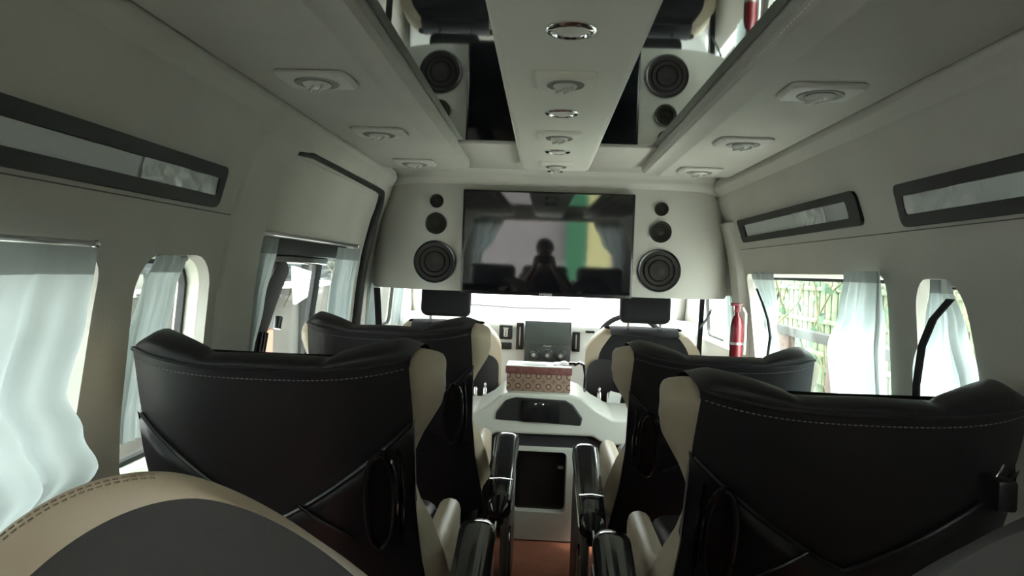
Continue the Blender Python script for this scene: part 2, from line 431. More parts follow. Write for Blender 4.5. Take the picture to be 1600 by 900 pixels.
# high slot windows (frame + filmed pane on the wall)
def high_window(s, y0, y1, z0, z1, fw, fz, label, film):
    global wn; wn += 1
    w = thing('window_%d' % wn, label, 'window'); w['kind'] = 'structure'
    o = densify(rrect(y0, y1, z0, z1, .022)); i_ = densify(rrect(y0 + fw, y1 - fw, z0 + fz, z1 - fz, .008, 6))
    v, f = cdt(o, [i_], .1)
    mb = MB(); mb.add([WP(s, y, z, .010) for y, z in v], f)
    for lp, a, b in ((o, .010, -.004), (i_, .010, -.004)):
        n = len(lp); mb.add([WP(s, y, z, a) for y, z in lp] + [WP(s, y, z, b) for y, z in lp], [(k, (k + 1) % n, n + (k + 1) % n, n + k) for k in range(n)])
    mb.build('window_frame', 'black_rubber', w)
    v, f = cdt(i_, [], .05); MB().add([WP(s, y, z, .002) for y, z in v], f).build('pane', 'pane_hi', w)
    a, b = film
    def fn(u, v_):
        y = a + (b - a) * u; z = z0 + fz + (z1 - z0 - 2 * fz) * v_
        return WP(s, y, z, .0065 + .0035 * sin(48 * y + 1.5 * sin(70 * z) + 3 * sin(11 * y)) * (.6 + .4 * sin(60 * z + 25 * y)))
    MB().grid(fn, 60, 16).build('film', 'film', w)
high_window(-1, .15, 1.705, 1.203, 1.297, .03, .027, 'long black framed slot window high on the left wall', (1.36, 1.672))
high_window(1, .15, 1.755, 1.213, 1.309, .03, .027, 'long black framed slot window high on the right wall, cut by picture edge', (1.30, 1.725))
high_window(1, 1.96, 3.12, 1.232, 1.322, .07, .022, 'short black framed slot window high on right wall near the screen', (2.2, 2.45))

# floor, rear wall, roof
struct(MB().box((0, (Y0 + Y1) / 2, -.03), (1.9, Y1 - Y0 + .1, .06)).build('floor', 'wood', smooth=False), 'red brown wood look floor of the aisle', 'floor')
struct(MB().box((0, (Y0 + 4.2) / 2, 1.60), (1.75, 4.2 - Y0 + .1, .08)).build('ceiling', 'wall', smooth=False), 'grey lined roof above the duct panels', 'ceiling')
H_B = densify(rrect(-.74, .74, .86, 1.44, .07))
v, f = cdt(densify([(-.93, 0), (.93, 0), (.93, 1.6), (-.93, 1.6)], .2), [H_B], .2)
bw = MB(); bw.add([(x, Y0, z) for x, z in v], f); bw.add([(x, Y0 - .06, z) for x, z in v], f)
n = len(H_B); bw.add([(x, Y0, z) for x, z in H_B] + [(x, Y0 - .06, z) for x, z in H_B], [(k, (k + 1) % n, n + (k + 1) % n, n + k) for k in range(n)])
struct(bw.build('wall_back', 'wall'), 'rear wall with the tailgate window, seen in the screen', 'wall')
wn += 1
struct(MB().box((0, Y0 - .03, 1.15), (1.47, .006, .57)).build('window_%d' % wn, 'glass'), 'tailgate window behind the last seats', 'window')

# ceiling panels
MIR = 1.52
for s, lab in ((-1, 'left'), (1, 'right')):
    c = s * .24
    tag(MB().box((c, (-.9 + 2.54) / 2, MIR + .01), (.200, 3.44, .02)).build('mirror_panel', 'mirror', smooth=False), 'dark mirror panel on ceiling %s of the central lamp strip' % lab, 'mirror panel')
    struct(MB().box((c, 2.87, MIR + .008), (.27, .66, .03), .006).build('trim_%d' % (6 if s < 0 else 7), 'wall'), 'fabric ceiling piece between %s mirror panel and screen wall' % lab, 'trim')
# central strip
def strip_section():
    w = .128
    return [(-w - .012, 1.558), (-w - .010, 1.505), (-w, 1.486), (-w + .012, 1.480), (w - .012, 1.480), (w, 1.486), (w + .010, 1.505), (w + .012, 1.558)]
mb = MB(); sec = strip_section(); ys = [-.95, 0, 1, 2, 2.90, 2.945, 2.975, 2.99]; k_ = [0, 0, 0, 0, 0, .006, .02, .05]
rw = [1, 1, 1, 1, 1, .97, .90, .78]
vs = [(x * rw[i], y, min(1.558, z + k_[i])) for i, y in enumerate(ys) for x, z in sec]
n = len(sec); mb.add(vs, [(i * n + k, i * n + k + 1, (i + 1) * n + k + 1, (i + 1) * n + k) for i in range(len(ys) - 1) for k in range(n - 1)] + [tuple(range((len(ys) - 1) * n, len(ys) * n))])
cs = tag(mb.build('ceiling_console', 'vinyl', angle=50), 'central padded ceiling strip carrying round lamps and air vents', 'ceiling console')
# side ducts
for s, lab in ((-1, 'left'), (1, 'right')):
    sec = [(.345, 1.558), (.345, 1.530), (.340, 1.492), (.350, 1.481), (.362, 1.480), (.395, 1.480), (.404, 1.474), (.412, 1.474), (.418, 1.475), (.56, 1.475), (.672, 1.475), (.686, 1.479), (.694, 1.490), (.700, 1.558)]
    ys = [-.95, 0, 1, 2, 2.93, 2.965, 2.985, 2.995]; k_ = [0, 0, 0, 0, 0, .006, .02, .04]
    mb = MB(); n = len(sec); vs = []
    for i, y in enumerate(ys):
        for x, z in sec:
            t = [0, 0, 0, 0, 0, .03, .08, .15][i]; xx = .52 + (x - .52) * (1 - t)
            vs.append((s * xx, y, min(1.558, z + k_[i])))
    mb.add(vs, [(i * n + k, i * n + k + 1, (i + 1) * n + k + 1, (i + 1) * n + k) for i in range(len(ys) - 1) for k in range(n - 1)] + [tuple(range((len(ys) - 1) * n, len(ys) * n))])
    d = tag(mb.build('air_duct', 'wall', angle=35), 'long %s ceiling duct panel with three air vents in a row' % lab, 'duct panel')
    if s > 0:
        st = MB()
        for k in range(150):
            y = .5 + k * .016; st.box((.347, y, 1.488), (.006, .009, .004))
        st.build('stitching', 'plastic', d, smooth=False)['kind'] = 'stuff'
    # cove between duct and wall
    def fn(u, v, s=s):
        t = v; p = [(.700, 1.500), (.697, 1.478), (.700, 1.466), (.712, 1.455), (.728, 1.436), (.736, 1.418), (.740, 1.404), (.760, 1.395)]
        k = min(int(t * 7), 6); q = t * 7 - k
        return (s * (p[k][0] + (p[k + 1][0] - p[k][0]) * q), Y0 + (4.2 - Y0) * u * .99 if u < 1 else 3.34, p[k][1] + (p[k + 1][1] - p[k][1]) * q)
    def fn2(u, v, s=s): 
        x, _, z = fn(0, v); return (x, Y0 + (3.34 - Y0) * u, z)
    struct(MB().grid(fn2, 12, 22).build('trim_%d' % (8 if s < 0 else 9), 'wall'), 'rounded cove running between the %s duct and the wall' % lab, 'trim')
    # upper wall piece, closes the roof corner
# ------------------------------------------------------------------ vents and lamps
def rplate(w, d, r, t, z, n=6):
    mb = MB(); o = rrect(-w, w, -d, d, r, n); i1 = offset(o, t * .6)
    k = len(o)
    lev = [(o, z + .0004), (o, z - t * .5), (i1, z - t)]
    vs = [(x, y, h) for L, h in lev for x, y in L]
    mb.add(vs, [(a * k + b, a * k + (b + 1) % k, (a + 1) * k + (b + 1) % k, (a + 1) * k + b) for a in range(2) for b in range(k)] + [tuple(range(2 * k, 3 * k))])
    return mb
def make_vent(w, d, pm='plate'):
    t = thing('air_vent', '', 'air vent')
    rplate(w, d, .018, .010, 0).build('plate', pm, t)
    MB().lathe([(w * .62, -.010), (w * .60, -.013), (w * .56, -.013), (w * .50, -.0101), (w * .2, -.0101), (.0005, -.0101)], 28).build('bezel', 'shade', t)
    a = MB(); a.ball((0, 0, -.013), (w * .40, w * .40, .010), 8); a.build('nozzle', 'plastic', t)
    b = MB()
    for x in (-w * .16, w * .10): b.box((x, 0, -.021), (.005, w * .62, .010), .002, rot=Matrix.Rotation(R(25), 4, 'Z'))
    b.build('fin', 'plastic', t)
    return t
pc = make_vent(.064, .066, 'vinyl'); ps = make_vent(.076, .062)
kids[pc] = list(pc.children); kids[ps] = list(ps.children)
ordn = ['nearest', 'middle', 'farthest']
for i, y in enumerate((1.54, 2.15, 2.73)):
    o = pc if i == 0 else copy_thing(pc); o.location = (.0, y, 1.4795); o['group'] = 'air vents in the ceiling'
    o['label'] = '%s square air vent on the central ceiling strip' % ordn[i]
for s, nm in ((-1, 'left'), (1, 'right')):
    for i, y in enumerate((1.55, 2.14, 2.73)):
        o = ps if (s < 0 and i == 0) else copy_thing(ps)
        o.location = (s * .525, y, 1.4735); o.rotation_euler = (0, 0, 0)
        o['label'] = '%s air vent on the %s ceiling duct' % (ordn[i], nm); o['group'] = 'air vents in the ceiling'
def make_lamp():
    t = thing('ceiling_lamp', '', 'lamp')
    MB().lathe([(.034, .004), (.043, .001), (.043, -.003), (.040, -.006), (.033, -.007), (.029, -.003), (.028, .0)], 32).build('chrome_ring', 'chrome', t)
    MB().lathe([(.030, .0), (.028, -.004), (.018, -.008), (.0005, -.009)], 28).build('lens', 'lens', t)
    return t
pl = make_lamp(); kids[pl] = list(pl.children)
for i, y in enumerate((1.22, 1.85, 2.44, 2.92)):
    o = pl if i == 0 else copy_thing(pl); o.location = (0, y, 1.480); o['group'] = 'round chrome lamps on the ceiling strip'
    o['label'] = ['round chrome ringed ceiling lamp nearest the camera', 'round chrome ceiling lamp between nearest and middle vents', 'round chrome ceiling lamp between middle and farthest vents', 'round chrome ceiling lamp at the far end of the strip'][i]
    if i == 3: o.scale = (.75, .75, .75)

# ------------------------------------------------------------------ bulkhead with screen and speakers
def bulk_y(x):
    a = abs(x); return 3.20 + (0 if a < .50 else .55 * (a - .50) ** 2 / .3 + .06 * (a - .5))
BO = densify(rrect(-.83, .80, .985, 1.455, (.02, .02, .17, .17), 10), .06)
v, f = cdt(BO, [], .06); n = len(BO)
mb = MB(); mb.add([(x, bulk_y(x), z) for x, z in v], f); mb.add([(x, bulk_y(x) + .10, z) for x, z in v], f)
mb.add([(x, bulk_y(x), z) for x, z in BO] + [(x, bulk_y(x) + .10, z) for x, z in BO], [(k, (k + 1) % n, n + (k + 1) % n, n + k) for k in range(n)])
struct(mb.build('wall_front', 'wall', angle=50), 'hanging fabric covered screen wall over the front seats', 'wall')
# header from the ceiling down to the screen wall
def hdr(u, v):
    x = -.80 + 1.60 * u; p = [(3.08, 1.535), (3.14, 1.515), (3.17, 1.495), (3.175, 1.47), (3.19, 1.452), (3.25, 1.440)]
    k = min(int(v * 5), 4); q = v * 5 - k
    y = p[k][0] + (p[k + 1][0] - p[k][0]) * q; z = p[k][1] + (p[k + 1][1] - p[k][1]) * q
    drop = .30 * max(0, abs(x) - .62) ** 1.6
    return (x, y + bulk_y(x) - 3.2, z - drop)
struct(MB().grid(hdr, 40, 18).build('trim_10', 'wall'), 'padded header between the ceiling and the screen wall', 'trim')
hp = [(.838, 1.0), (.818, 1.15), (.783, 1.28), (.743, 1.38), (.708, 1.44), (.704, 1.54)]
struct(MB().prism([(-a, b) for a, b in hp] + [(a, b) for a, b in hp[::-1]], 3.42, 3.45).build('trim_11', 'wall'), 'backing board of the screen wall', 'trim')
# television
tv = thing('television', 'large flat black television mounted on the front screen wall', 'television', (-.02, 3.185, 1.20))
tv.rotation_euler = (R(1.0), 0, 0)
MB().box((0, .0, 0), (.736, .05, .448), .006).build('housing', 'tv_frame', tv)
sm = MB().box((0, -.0255, .004), (.716, .002, .424)).build('screen', 'tv', tv, smooth=False); sm['label'] = 'glossy dark screen'
def text(body, size, loc, rot, matn, name, parent):
    c = bpy.data.curves.new(name, 'FONT'); c.body = body; c.size = size; c.align_x = 'CENTER'; c.align_y = 'CENTER'; c.extrude = .0004
    o = bpy.data.objects.new(name, c); COL.objects.link(o)
    dg = bpy.context.evaluated_depsgraph_get(); me = bpy.data.meshes.new_from_object(o.evaluated_get(dg))
    bpy.data.objects.remove(o); me.materials.clear(); me.materials.append(M[matn])
    o = bpy.data.objects.new(name, me); COL.objects.link(o); o.location = loc; o.rotation_euler = rot
    if parent: o.parent = parent
    return o
text('SAMSUNG', .012, (0, -.0262, -.216), (R(90), 0, 0), 'white', 'logo', tv)
def make_speaker(r):
    t = thing('speaker', '', 'speaker')
    MB().lathe([(r, .004), (r, -.004), (r * .97, -.008), (r * .90, -.006)], 40, 'y').build('rim', 'tv_frame', t)
    MB().lathe([(r * .92, -.004), (r * .60, .002), (r * .30, .003), (r * .22, -.002), (r * .12, -.005), (.0005, -.006)], 40, 'y').build('cone', 'grille', t)
    g = MB()
    for q in (.45, .68): g.lathe([(r * q, -.002), (r * (q + .03), -.006), (r * (q + .06), -.002)], 40, 'y')
    g.build('grille_ring', 'tv_frame', t)
    return t
for s, nm, xx, dz in ((-1, 'left', -.508, 0), (1, 'right', .465, -.005)):
    for r, z, sz in ((.093, 1.108, 'large round black speaker at the bottom'), (.047, 1.275, 'medium round black speaker in the middle'), (.030, 1.373, 'small round black tweeter at the top')):
        t = make_speaker(r); t.location = (xx, bulk_y(xx) - .004, z + dz)
        t['label'] = '%s, %s of the television' % (sz, nm); t['group'] = 'speakers on the screen wall'

# ------------------------------------------------------------------ curtains
def interp(rows, z):
    if z >= rows[0][0]: return rows[0][1:]
    for a, b in zip(rows, rows[1:]):
        if a[0] >= z >= b[0]:
            t = (a[0] - z) / (a[0] - b[0]); t = t * t * (3 - 2 * t)
            return [p + (q - p) * t for p, q in zip(a[1:], b[1:])]
    return rows[-1][1:]
def curtain(s, rows, folds, amp, label, head=.035, off=.02, seed=0, name='curtain', nz=40, nu=90, xf=None):
    """rows: (z, y_start, y_end[, off]) from top to bottom"""
    rnd = random.Random(seed); ph = [rnd.uniform(0, 6.28) for _ in range(4)]
    z1, z0 = rows[0][0], rows[-1][0]
    rows = [tuple(r) + ((0,) if len(r) == 3 else ()) for r in rows]
    def P(u, z, hem=False):
        a, b, o = interp(rows, z); y = a + (b - a) * u
        t = (z1 - z) / (z1 - z0); uu = u + .03 * sin(5 * t + ph[0]) * sin(pi * u)
        w = sin(2 * pi * folds * uu + ph[1]) + .45 * sin(2 * pi * folds * 2.3 * uu + ph[2] + 1.5 * t) + .3 * sin(2 * pi * folds * .4 * uu + ph[3])
        amp_ = amp * (.45 + .55 * min(1, t * 3))
        x = wx(z) - off - o + amp_ * w - amp
        y += .35 * amp_ * cos(2 * pi * folds * uu + ph[1])
        return (s * x, y, z) if xf is None else xf(x, y, z)
    t = thing(name, label, 'curtain', group='pale window curtains')
    zh = z1 - head
    mb = MB(); mb.grid(lambda u, v: P(u, zh + (z0 - zh) * v), nu, nz)
    mb.build('drape', 'curtain', t, fix=False, angle=180)
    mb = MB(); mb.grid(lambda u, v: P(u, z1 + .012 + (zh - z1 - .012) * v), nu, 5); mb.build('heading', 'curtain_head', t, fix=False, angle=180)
    return t
curtain(-1, [(1.083, .30, 1.245), (.98, .30, 1.235), (.85, .30, 1.20, 0), (.78, .30, 1.225, .02), (.71, .30, 1.26, .03), (.66, .30, 1.20, .02)], 6, .014, 'widest pale blue curtain at far left with a billowing hem', seed=2, off=.01)
curtain(-1, [(1.085, 1.50, 1.635), (1.02, 1.47, 1.60), (.90, 1.45, 1.57), (.70, 1.44, 1.56)], 3, .010, 'narrow bunched curtain in the small arched left window', seed=5, off=-.02)
curtain(-1, [(1.14, 1.99, 2.16), (.95, 1.97, 2.10), (.82, 1.95, 2.06), (.62, 1.96, 2.10)], 3.5, .010, 'grey bunched curtain at the rear edge of the side door window', seed=7, off=-.01)
curtain(-1, [(1.135, 2.80, 3.13), (.95, 2.78, 3.08), (.62, 2.80, 3.05)], 5, .011, 'grey bunched curtain at the front edge of the side door window', seed=8, off=-.01)
curtain(1, [(1.098, 2.80, 3.10), (.97, 2.78, 2.98), (.90, 2.82, 2.92), (.84, 2.78, 2.95), (.60, 2.72, 3.02)], 4, .010, 'tied back curtain at the front edge of the wide right window', seed=11, head=.018, off=-.01)
curtain(1, [(1.10, 1.88, 2.10), (1.0, 1.89, 2.14), (.88, 1.90, 2.22), (.75, 1.90, 2.20), (.58, 1.90, 2.12)], 3.0, .022, 'bright bulging curtain at the rear edge of the wide right window', seed=12, head=.018, off=-.005)
curtain(1, [(1.082, 1.615, 1.67), (1.0, 1.58, 1.69), (.88, 1.53, 1.74), (.70, 1.50, 1.76), (.62, 1.50, 1.76)], 3.0, .020, 'curtain over the narrow arched window in the right wall', seed=13, head=.018, off=-.02)
curtain(-1, [(1.22, 3.42, 3.62), (1.0, 3.40, 3.58), (.76, 3.42, 3.60)], 3, .012, 'gathered curtain in the left cab door window behind the passenger seat', seed=15, off=.0)
curtain(-1, [(1.22, 3.95, 4.22), (1.0, 3.98, 4.2), (.76, 3.96, 4.22)], 3, .012, 'gathered curtain at the front of the left cab door window', seed=16, off=.0)
curtain(1, [(1.22, 3.44, 3.56), (1.0, 3.42, 3.52), (.76, 3.42, 3.54)], 2, .012, 'gathered curtain behind the driver in the right cab door window', seed=17, off=.0)
curtain(1, [(1.22, 3.95, 4.22), (1.0, 4.0, 4.2), (.76, 3.96, 4.22)], 3, .012, 'gathered curtain at the front of the right cab door window', seed=18, off=.0)
for s, nm in ((-1, 'left'), (1, 'right')):
    curtain(s, [(1.43, .44, .74), (1.25, .52, .74), (1.08, .64, .76), (.90, .66, .76)], 3, .012, 'swept back curtain on the %s of the tailgate window, reflected in the television' % nm, seed=20 + s,
            xf=lambda x, y, z, s=s: (s * y, Y0 + .03 + (x - wx(z)) * -1, z))
# rods
def rod(s, a, b, r, label, brackets=True):
    t = thing('curtain_rail', label, 'curtain rail', group='curtain rails')
    pa, pb = Vector(a), Vector(b)
    MB().tube([pa.lerp(pb, k / 8) for k in range(9)], r, 8).build('rail', 'satin', t)
    MB().ball(pb, (r * 1.7,) * 3, 6).build('end_cap', 'chrome', t); return t
rod(-1, WP(-1, .3, 1.104, .014), WP(-1, 1.26, 1.101, .014), .005, 'thin metal rail over the widest left curtain')
rod(-1, WP(-1, 1.46, 1.092, -.02), WP(-1, 1.655, 1.082, -.02), .005, 'short metal rail at the top of the arched left window')
rod(-1, WP(-1, 1.97, 1.163, .012), WP(-1, 3.04, 1.160, .012), .006, 'dark metal rail across the top of the side door window')
rod(-1, WP(-1, 1.97, .60, .012), WP(-1, 3.10, .60, .012), .005, 'metal rail across the bottom of the side door window')
rod(1, WP(1, 1.92, 1.098, -.02), WP(1, 3.12, 1.108, -.02), .004, 'metal rail at the top of the wide right window')
rod(1, WP(1, 1.61, 1.082, -.02), WP(1, 1.69, 1.085, -.02), .004, 'short metal rail at the top of the arched right window')

# ------------------------------------------------------------------ belts
def strap(pts, w, name, label, matn='fabric_black', wdir=(0, 1, 0), th=.002, parent=None):
    mb = MB(); wd = Vector(wdir).normalized(); vs = []
    for p in pts:
        p = Vector(p); nrm = Vector((1, 0, 0)) if abs(wd.x) < .5 else Vector((0, 1, 0))
        for a, b in ((1, 1), (-1, 1), (-1, -1), (1, -1)): vs.append(p + wd * w / 2 * a + nrm * th * b)
    n = len(pts)
    mb.add(vs, [(i * 4 + k, i * 4 + (k + 1) % 4, (i + 1) * 4 + (k + 1) % 4, (i + 1) * 4 + k) for i in range(n - 1) for k in range(4)] + [(0, 1, 2, 3), tuple(range(4 * n - 4, 4 * n))])
    o = mb.build(name, matn, parent)
    if label: tag(o, label, 'seatbelt')
    return o
strap([WP(1, 1.505, 1.055, .055), WP(1, 1.57, 1.01, .06), WP(1, 1.62, .95, .06), WP(1, 1.65, .86, .06), WP(1, 1.66, .76, .06), WP(1, 1.66, .6, .06)], .027, 'seatbelt', 'dark seatbelt hanging across the arched right window')
strap([WP(1, 2.94, 1.045, .03), WP(1, 2.86, .99, .035), WP(1, 2.78, .93, .04), WP(1, 2.76, .87, .04), WP(1, 2.80, .80, .04), WP(1, 2.80, .6, .04)], .02, 'seatbelt', 'black seatbelt twisted beside the tied curtain of the wide right window')
strap([(.72, 3.50, .99), (.715, 3.50, .8), (.71, 3.50, .4)], .022, 'seatbelt', 'vertical black driver seatbelt beside the driver seat', wdir=(1, 0, 0))
strap([(-.80, 3.38, .98), (-.79, 3.40, .8), (-.78, 3.42, .4)], .03, 'seatbelt', 'grey vertical seatbelt beside the front passenger seat', wdir=(1, 0, 0))
strap([(.705, 3.47, .845), (.74, 3.50, .88), (.77, 3.53, .925)], .016, 'belt_buckle', 'black buckle strap slanting from the driver belt to the pillar', 'gloss', wdir=(0, 0, 1))

# ------------------------------------------------------------------ fire extinguisher on the right pillar
e = thing('fire_extinguisher', 'slim red fire extinguisher standing against the pillar before the right window', 'fire extinguisher', (.785, 3.12, .715), group=None)
MB().lathe([(.0005, 0), (.022, .002), (.026, .012), (.026, .17), (.020, .20), (.011, .212), (.010, .225)], 24).build('cylinder', 'red', e)
mb = MB(); mb.box((0, 0, .240), (.026, .024, .03), .004); mb.box((-.006, -.004, .258), (.05, .016, .012), .004); mb.build('valve', 'red', e)
MB().tube([(.02, -.005, .245), (.033, -.006, .22), (.034, -.008, .12), (.032, -.01, .05)], .006, 8).build('hose', 'plastic', e)
MB().lathe([(.0275, .09), (.0275, .10)], 24).build('bracket_band', 'satin', e)

# ------------------------------------------------------------------ passenger seats
TA = R(22)
def make_seat(side, label, loc, rz=0, hw=.25, arm=True, ZT=.895):
    """side: +1 when the aisle is towards +x"""
    t = thing('captain_seat', label, 'seat', loc, rz, group='black captain seats in the passenger rows')
    def P(u, v, w): return (u, -v * sin(TA) + w * cos(TA), ZT + v * cos(TA) + w * sin(TA))
    def Q(u, v, w): return P(u, v - w * math.tan(TA) * .85, w)
    def edge(v):                                     # half width of the rear panel
        pts = [(.0, hw - .005), (-.10, hw), (-.30, hw - .005), (-.45, hw + .004), (-.62, hw + .03)]
        for a, b in zip(pts, pts[1:]):
            if a[0] >= v >= b[0]: return a[1] + (b[1] - a[1]) * (a[0] - v) / (a[0] - b[0])
        return pts[-1][1]
    def wr(q): return .050 * abs(q) ** 3.2           # rear curve of the panel
    # upholstered rear panel
    mb = MB()
    mb.grid(lambda a, b: P((2 * a - 1) * edge(-.62 * b), -.004 - .62 * b - .006 * (1 - (2 * a - 1) ** 2) * (1 - b), wr(2 * a - 1) - .006 * sin(pi * min(1, b * 1.3))), 41, 25)
    mb.build('rear_panel', 'leather', t)
    # welt and stitching along the top of the panel
    top = lambda q, dv, dw: P(q * (hw - .004), dv - .006 * (1 - q * q), wr(q) + dw)
    MB().tube([top(-1 + 2 * k / 32, .000, .002) for k in range(33)], .0045, 6).build('welt', 'leather', t)
    st = MB()
    for k in range(60):
        q0 = -.98 + 1.96 * k / 60; q1 = q0 + .020
        st.tube([top(q0, -.013, -.004), top(q1, -.013, -.004)], .0010, 4)
    st.build('stitching', 'stitch', t)
    # headrest row: two raised wings and a lower middle
    def hv(q):
        a = abs(q)
        if a < .40: return .021 + .002 * cos(q * 6)
        k = (a - .40) / .60
        return .021 + .026 * sin(pi * min(1, k * 1.25) * .5) - (.018 * max(0, (k - .8) / .2))
    def hw_(q): return .10 + .09 * max(0, abs(q) - .35) / .65     # how far forward the lobe reaches
    def crease(q): 
        d = min(abs(abs(q) - .42), .05) / .05; return 1 - .22 * (1 - d)
    def hf(a, b):
        q = 2 * a - 1; h = hv(q) * crease(q); L = hw_(q); ang = pi * b
        w = wr(q) + .004 + L * .5 * (1 - cos(ang)); v = .002 - .006 * (1 - q * q) + h * (abs(sin(ang)) ** .62)
        if b > .5: v -= .14 * ((b - .5) * 2) ** 2
        return Q(q * (hw - .004 + .02 * (b)), v, w)
    MB().grid(hf, 61, 17).build('headrest', 'leather', t, angle=180)
    # front cushion body
    mb = MB()
    def body(a, b):
        v = .0 - .58 * b; ang = 2 * pi * a; e_ = edge(min(0, v))
        x = (e_ - .01) * math.copysign(abs(cos(ang)) ** .35, cos(ang)); w = .085 + .062 * math.copysign(abs(sin(ang)) ** .6, sin(ang))
        return P(x, v - (.05 * max(0, 1 - b * 6)), w + .012 * abs(x / e_) ** 2)
    mb.grid(body, 40, 14, cu=True).build('backrest_cushion', 'leather', t)
    # beige side bolsters
    for s in (-1, 1):
        prof = [(.034, .026, .00, .065), (.030, .044, .0, .05), (.021, .052, .0, .035), (.010, .054, .0, .018), (-.004, .054, .0, .004), (-.04, .053, .0, .0), (-.10, .043, 0, 0), (-.15, .022, 0, 0), (-.20, .0, 0, 0), (-.25, -.024, 0, 0), (-.31, -.030, 0, 0), (-.35, -.016, 0, 0), (-.41, .012, 0, 0), (-.50, .028, 0, 0), (-.60, .028, 0, 0)]
        n = 44
        def sec(b, s=s):
            k = min(int(b * (len(prof) - 1)), len(prof) - 2); q = b * (len(prof) - 1) - k
            a_, b_ = prof[k], prof[k + 1]; v = a_[0] + (b_[0] - a_[0]) * q; e_ = a_[1] + (b_[1] - a_[1]) * q; back = a_[3] + (b_[3] - a_[3]) * q
            E_ = edge(min(0, v)); d = .17 if v > -.05 else max(.12, .17 + (v + .05) * .4)
            w0 = .050 + back
            pts = [(E_ - .006, w0), (E_ + e_ * .55, w0 + .035), (E_ + e_ * .9, w0 + .075), (E_ + e_, max(w0 + .08, d * .72)), (E_ + e_ * .85, max(w0 + .085, d)), (E_ - .01, max(w0 + .09, d + .025)), (E_ - .06, max(w0 + .07, d + .005)), (E_ - .085, max(w0 + .03, d - .06)), (E_ - .05, w0 + .02)]
            f_ = max(0, min(1, (v + .25) / .25)); return [P(s * u, v - w * math.tan(TA) * .85 * f_ - .30 * f_ * max(0, w - w0) * (1 if v > -.06 else .4) - (.03 * f_ if u < E_ - .02 else 0), w) for u, w in pts]
        rings = [sec(k / n) for k in range(n + 1)]; m_ = len(rings[0]); vs = [p for r_ in rings for p in r_]
        fs = [(i * m_ + k, i * m_ + (k + 1) % m_, (i + 1) * m_ + (k + 1) % m_, (i + 1) * m_ + k) for i in range(n) for k in range(m_)] + [tuple(range(m_)), tuple(range(n * m_, (n + 1) * m_))]
        o = MB().add(vs, fs).build('side_bolster', 'beige', t, angle=70); o['label'] = 'beige leather bolster'
        sb = o.modifiers.new('s', 'SUBSURF'); sb.levels = 1; sb.render_levels = 1
    # glossy lower shell with a V shaped top edge
    def vt(q): 
        a = abs(q); return -.12 - .185 * (1 - a ** 1.15) if a < 1 else -.12
    def shell(a, b):
        q = 2 * a - 1; v0 = vt(q); v = v0 + (-.64 - v0) * b
        e_ = edge(max(v, -.62)) + .004
        w = wr(q) - .012 - .010 * min(1, b * 6) + .014 * (1 if b == 0 else 0)
        return P(q * e_, v, w)
    sh = MB().grid(shell, 49, 22)
    for s in (-1, 1):                                # wrap around the sides
        sh.grid(lambda a, b, s=s: P(s * (edge(max(-.62, vt(1) + (-.64 - vt(1)) * b)) + .004 - .02 * a * a), vt(1) + (-.64 - vt(1)) * b - .10 * a, .038 + .06 * a), 6, 22)
    so = sh.build('lower_shell', 'shell', t); so['label'] = 'glossy black plastic shell'
    MB().tube([P((-1 + 2 * k / 40) * (edge(vt(-1 + 2 * k / 40)) - .002), vt(-1 + 2 * k / 40) - .006, wr(-1 + 2 * k / 40) - .012) for k in range(41)], .004, 6).build('shell_rib', 'shell', t)
    # moulded grip near the aisle edge
    gx = side * (hw - .055)
    lp = []
    for k in range(25):
        a = 2 * pi * k / 24; lp.append(P(gx + .026 * cos(a) + side * .006 * sin(a), -.262 + .105 * math.copysign(abs(sin(a)) ** .8, sin(a)), wr(gx / hw) - .030))
    MB().tube(lp, .007, 8).build('grab_handle', 'gloss', t)
    MB().tube([P(gx + side * .034, -.16, wr(.9) - .024), P(gx + side * .036, -.26, wr(.9) - .028), P(gx + side * .030, -.37, wr(.9) - .024)], [.003, .006, .004], 8).build('shell_ridge', 'gloss', t)
    MB().tube([P(gx - side * .05, -.34, -.02), P(gx - side * .11, -.30, -.022), P(gx - side * .15, -.27, -.018)], [.003, .005, .003], 8).build('shell_ridge', 'gloss', t)
    # seat cushion and base
    mb = MB(); mb.box((0, .52, .385), (2 * hw - .06, .50, .15), .05, 4); mb.build('seat_cushion', 'leather', t)
    for s in (-1, 1): MB().box((s * (hw - .005), .52, .39), (.06, .48, .15), .028, 3).build('cushion_bolster', 'beige', t)
    MB().box((0, .52, .17), (2 * hw - .04, .42, .30), .02).build('seat_base', 'carpet', t)
    MB().box((0, .52, .015), (2 * hw, .50, .03), .008).build('floor_rail', 'satin', t)
    if arm:
        for s in ((side,)):
            xa = s * (hw + .100)
            # rounded glossy armrest body
            def ar(a, b, s=s, xa=xa):
                y = -.06 + .52 * b; z = .395 + .115 * b + .004 * sin(pi * b)
                end = min(1, (b / .06)) ** .5 if b < .06 else (min(1, (1 - b) / .16) ** .5 if b > .84 else 1)
                ang = 2 * pi * a; wv = (.036 + .008 * b) * (.35 + .65 * end); hz = .034 * end + .002
                return (xa + wv * math.copysign(abs(cos(ang)) ** .7, cos(ang)), y, z - (.02 * (1 - end) if b > .84 else 0) + hz * math.copysign(abs(sin(ang)) ** .7, sin(ang)))
            ab = MB().grid(ar, 24, 40, cu=True).build('armrest', 'gloss', t)
            MB().tube([(xa + s * .037 * k_, -.05 + .48 * k / 10, .403 + .108 * k / 10) for k_ in (1,) for k in range(11)], .0028, 6).build('chrome_strip', 'chrome', ab)
            MB().tube([(xa - .034, .05, .46), (xa, .05, .463), (xa + .034, .05, .46)], .0025, 6).build('chrome_strip', 'chrome', ab)
            MB().box((xa, .01, .37), (.062, .10, .05), .015).build('hinge_block', 'shell', t)
            MB().box((xa + s * .018, .26, .20), (.022, .60, .38), .008).build('side_panel', 'brownpanel', t)
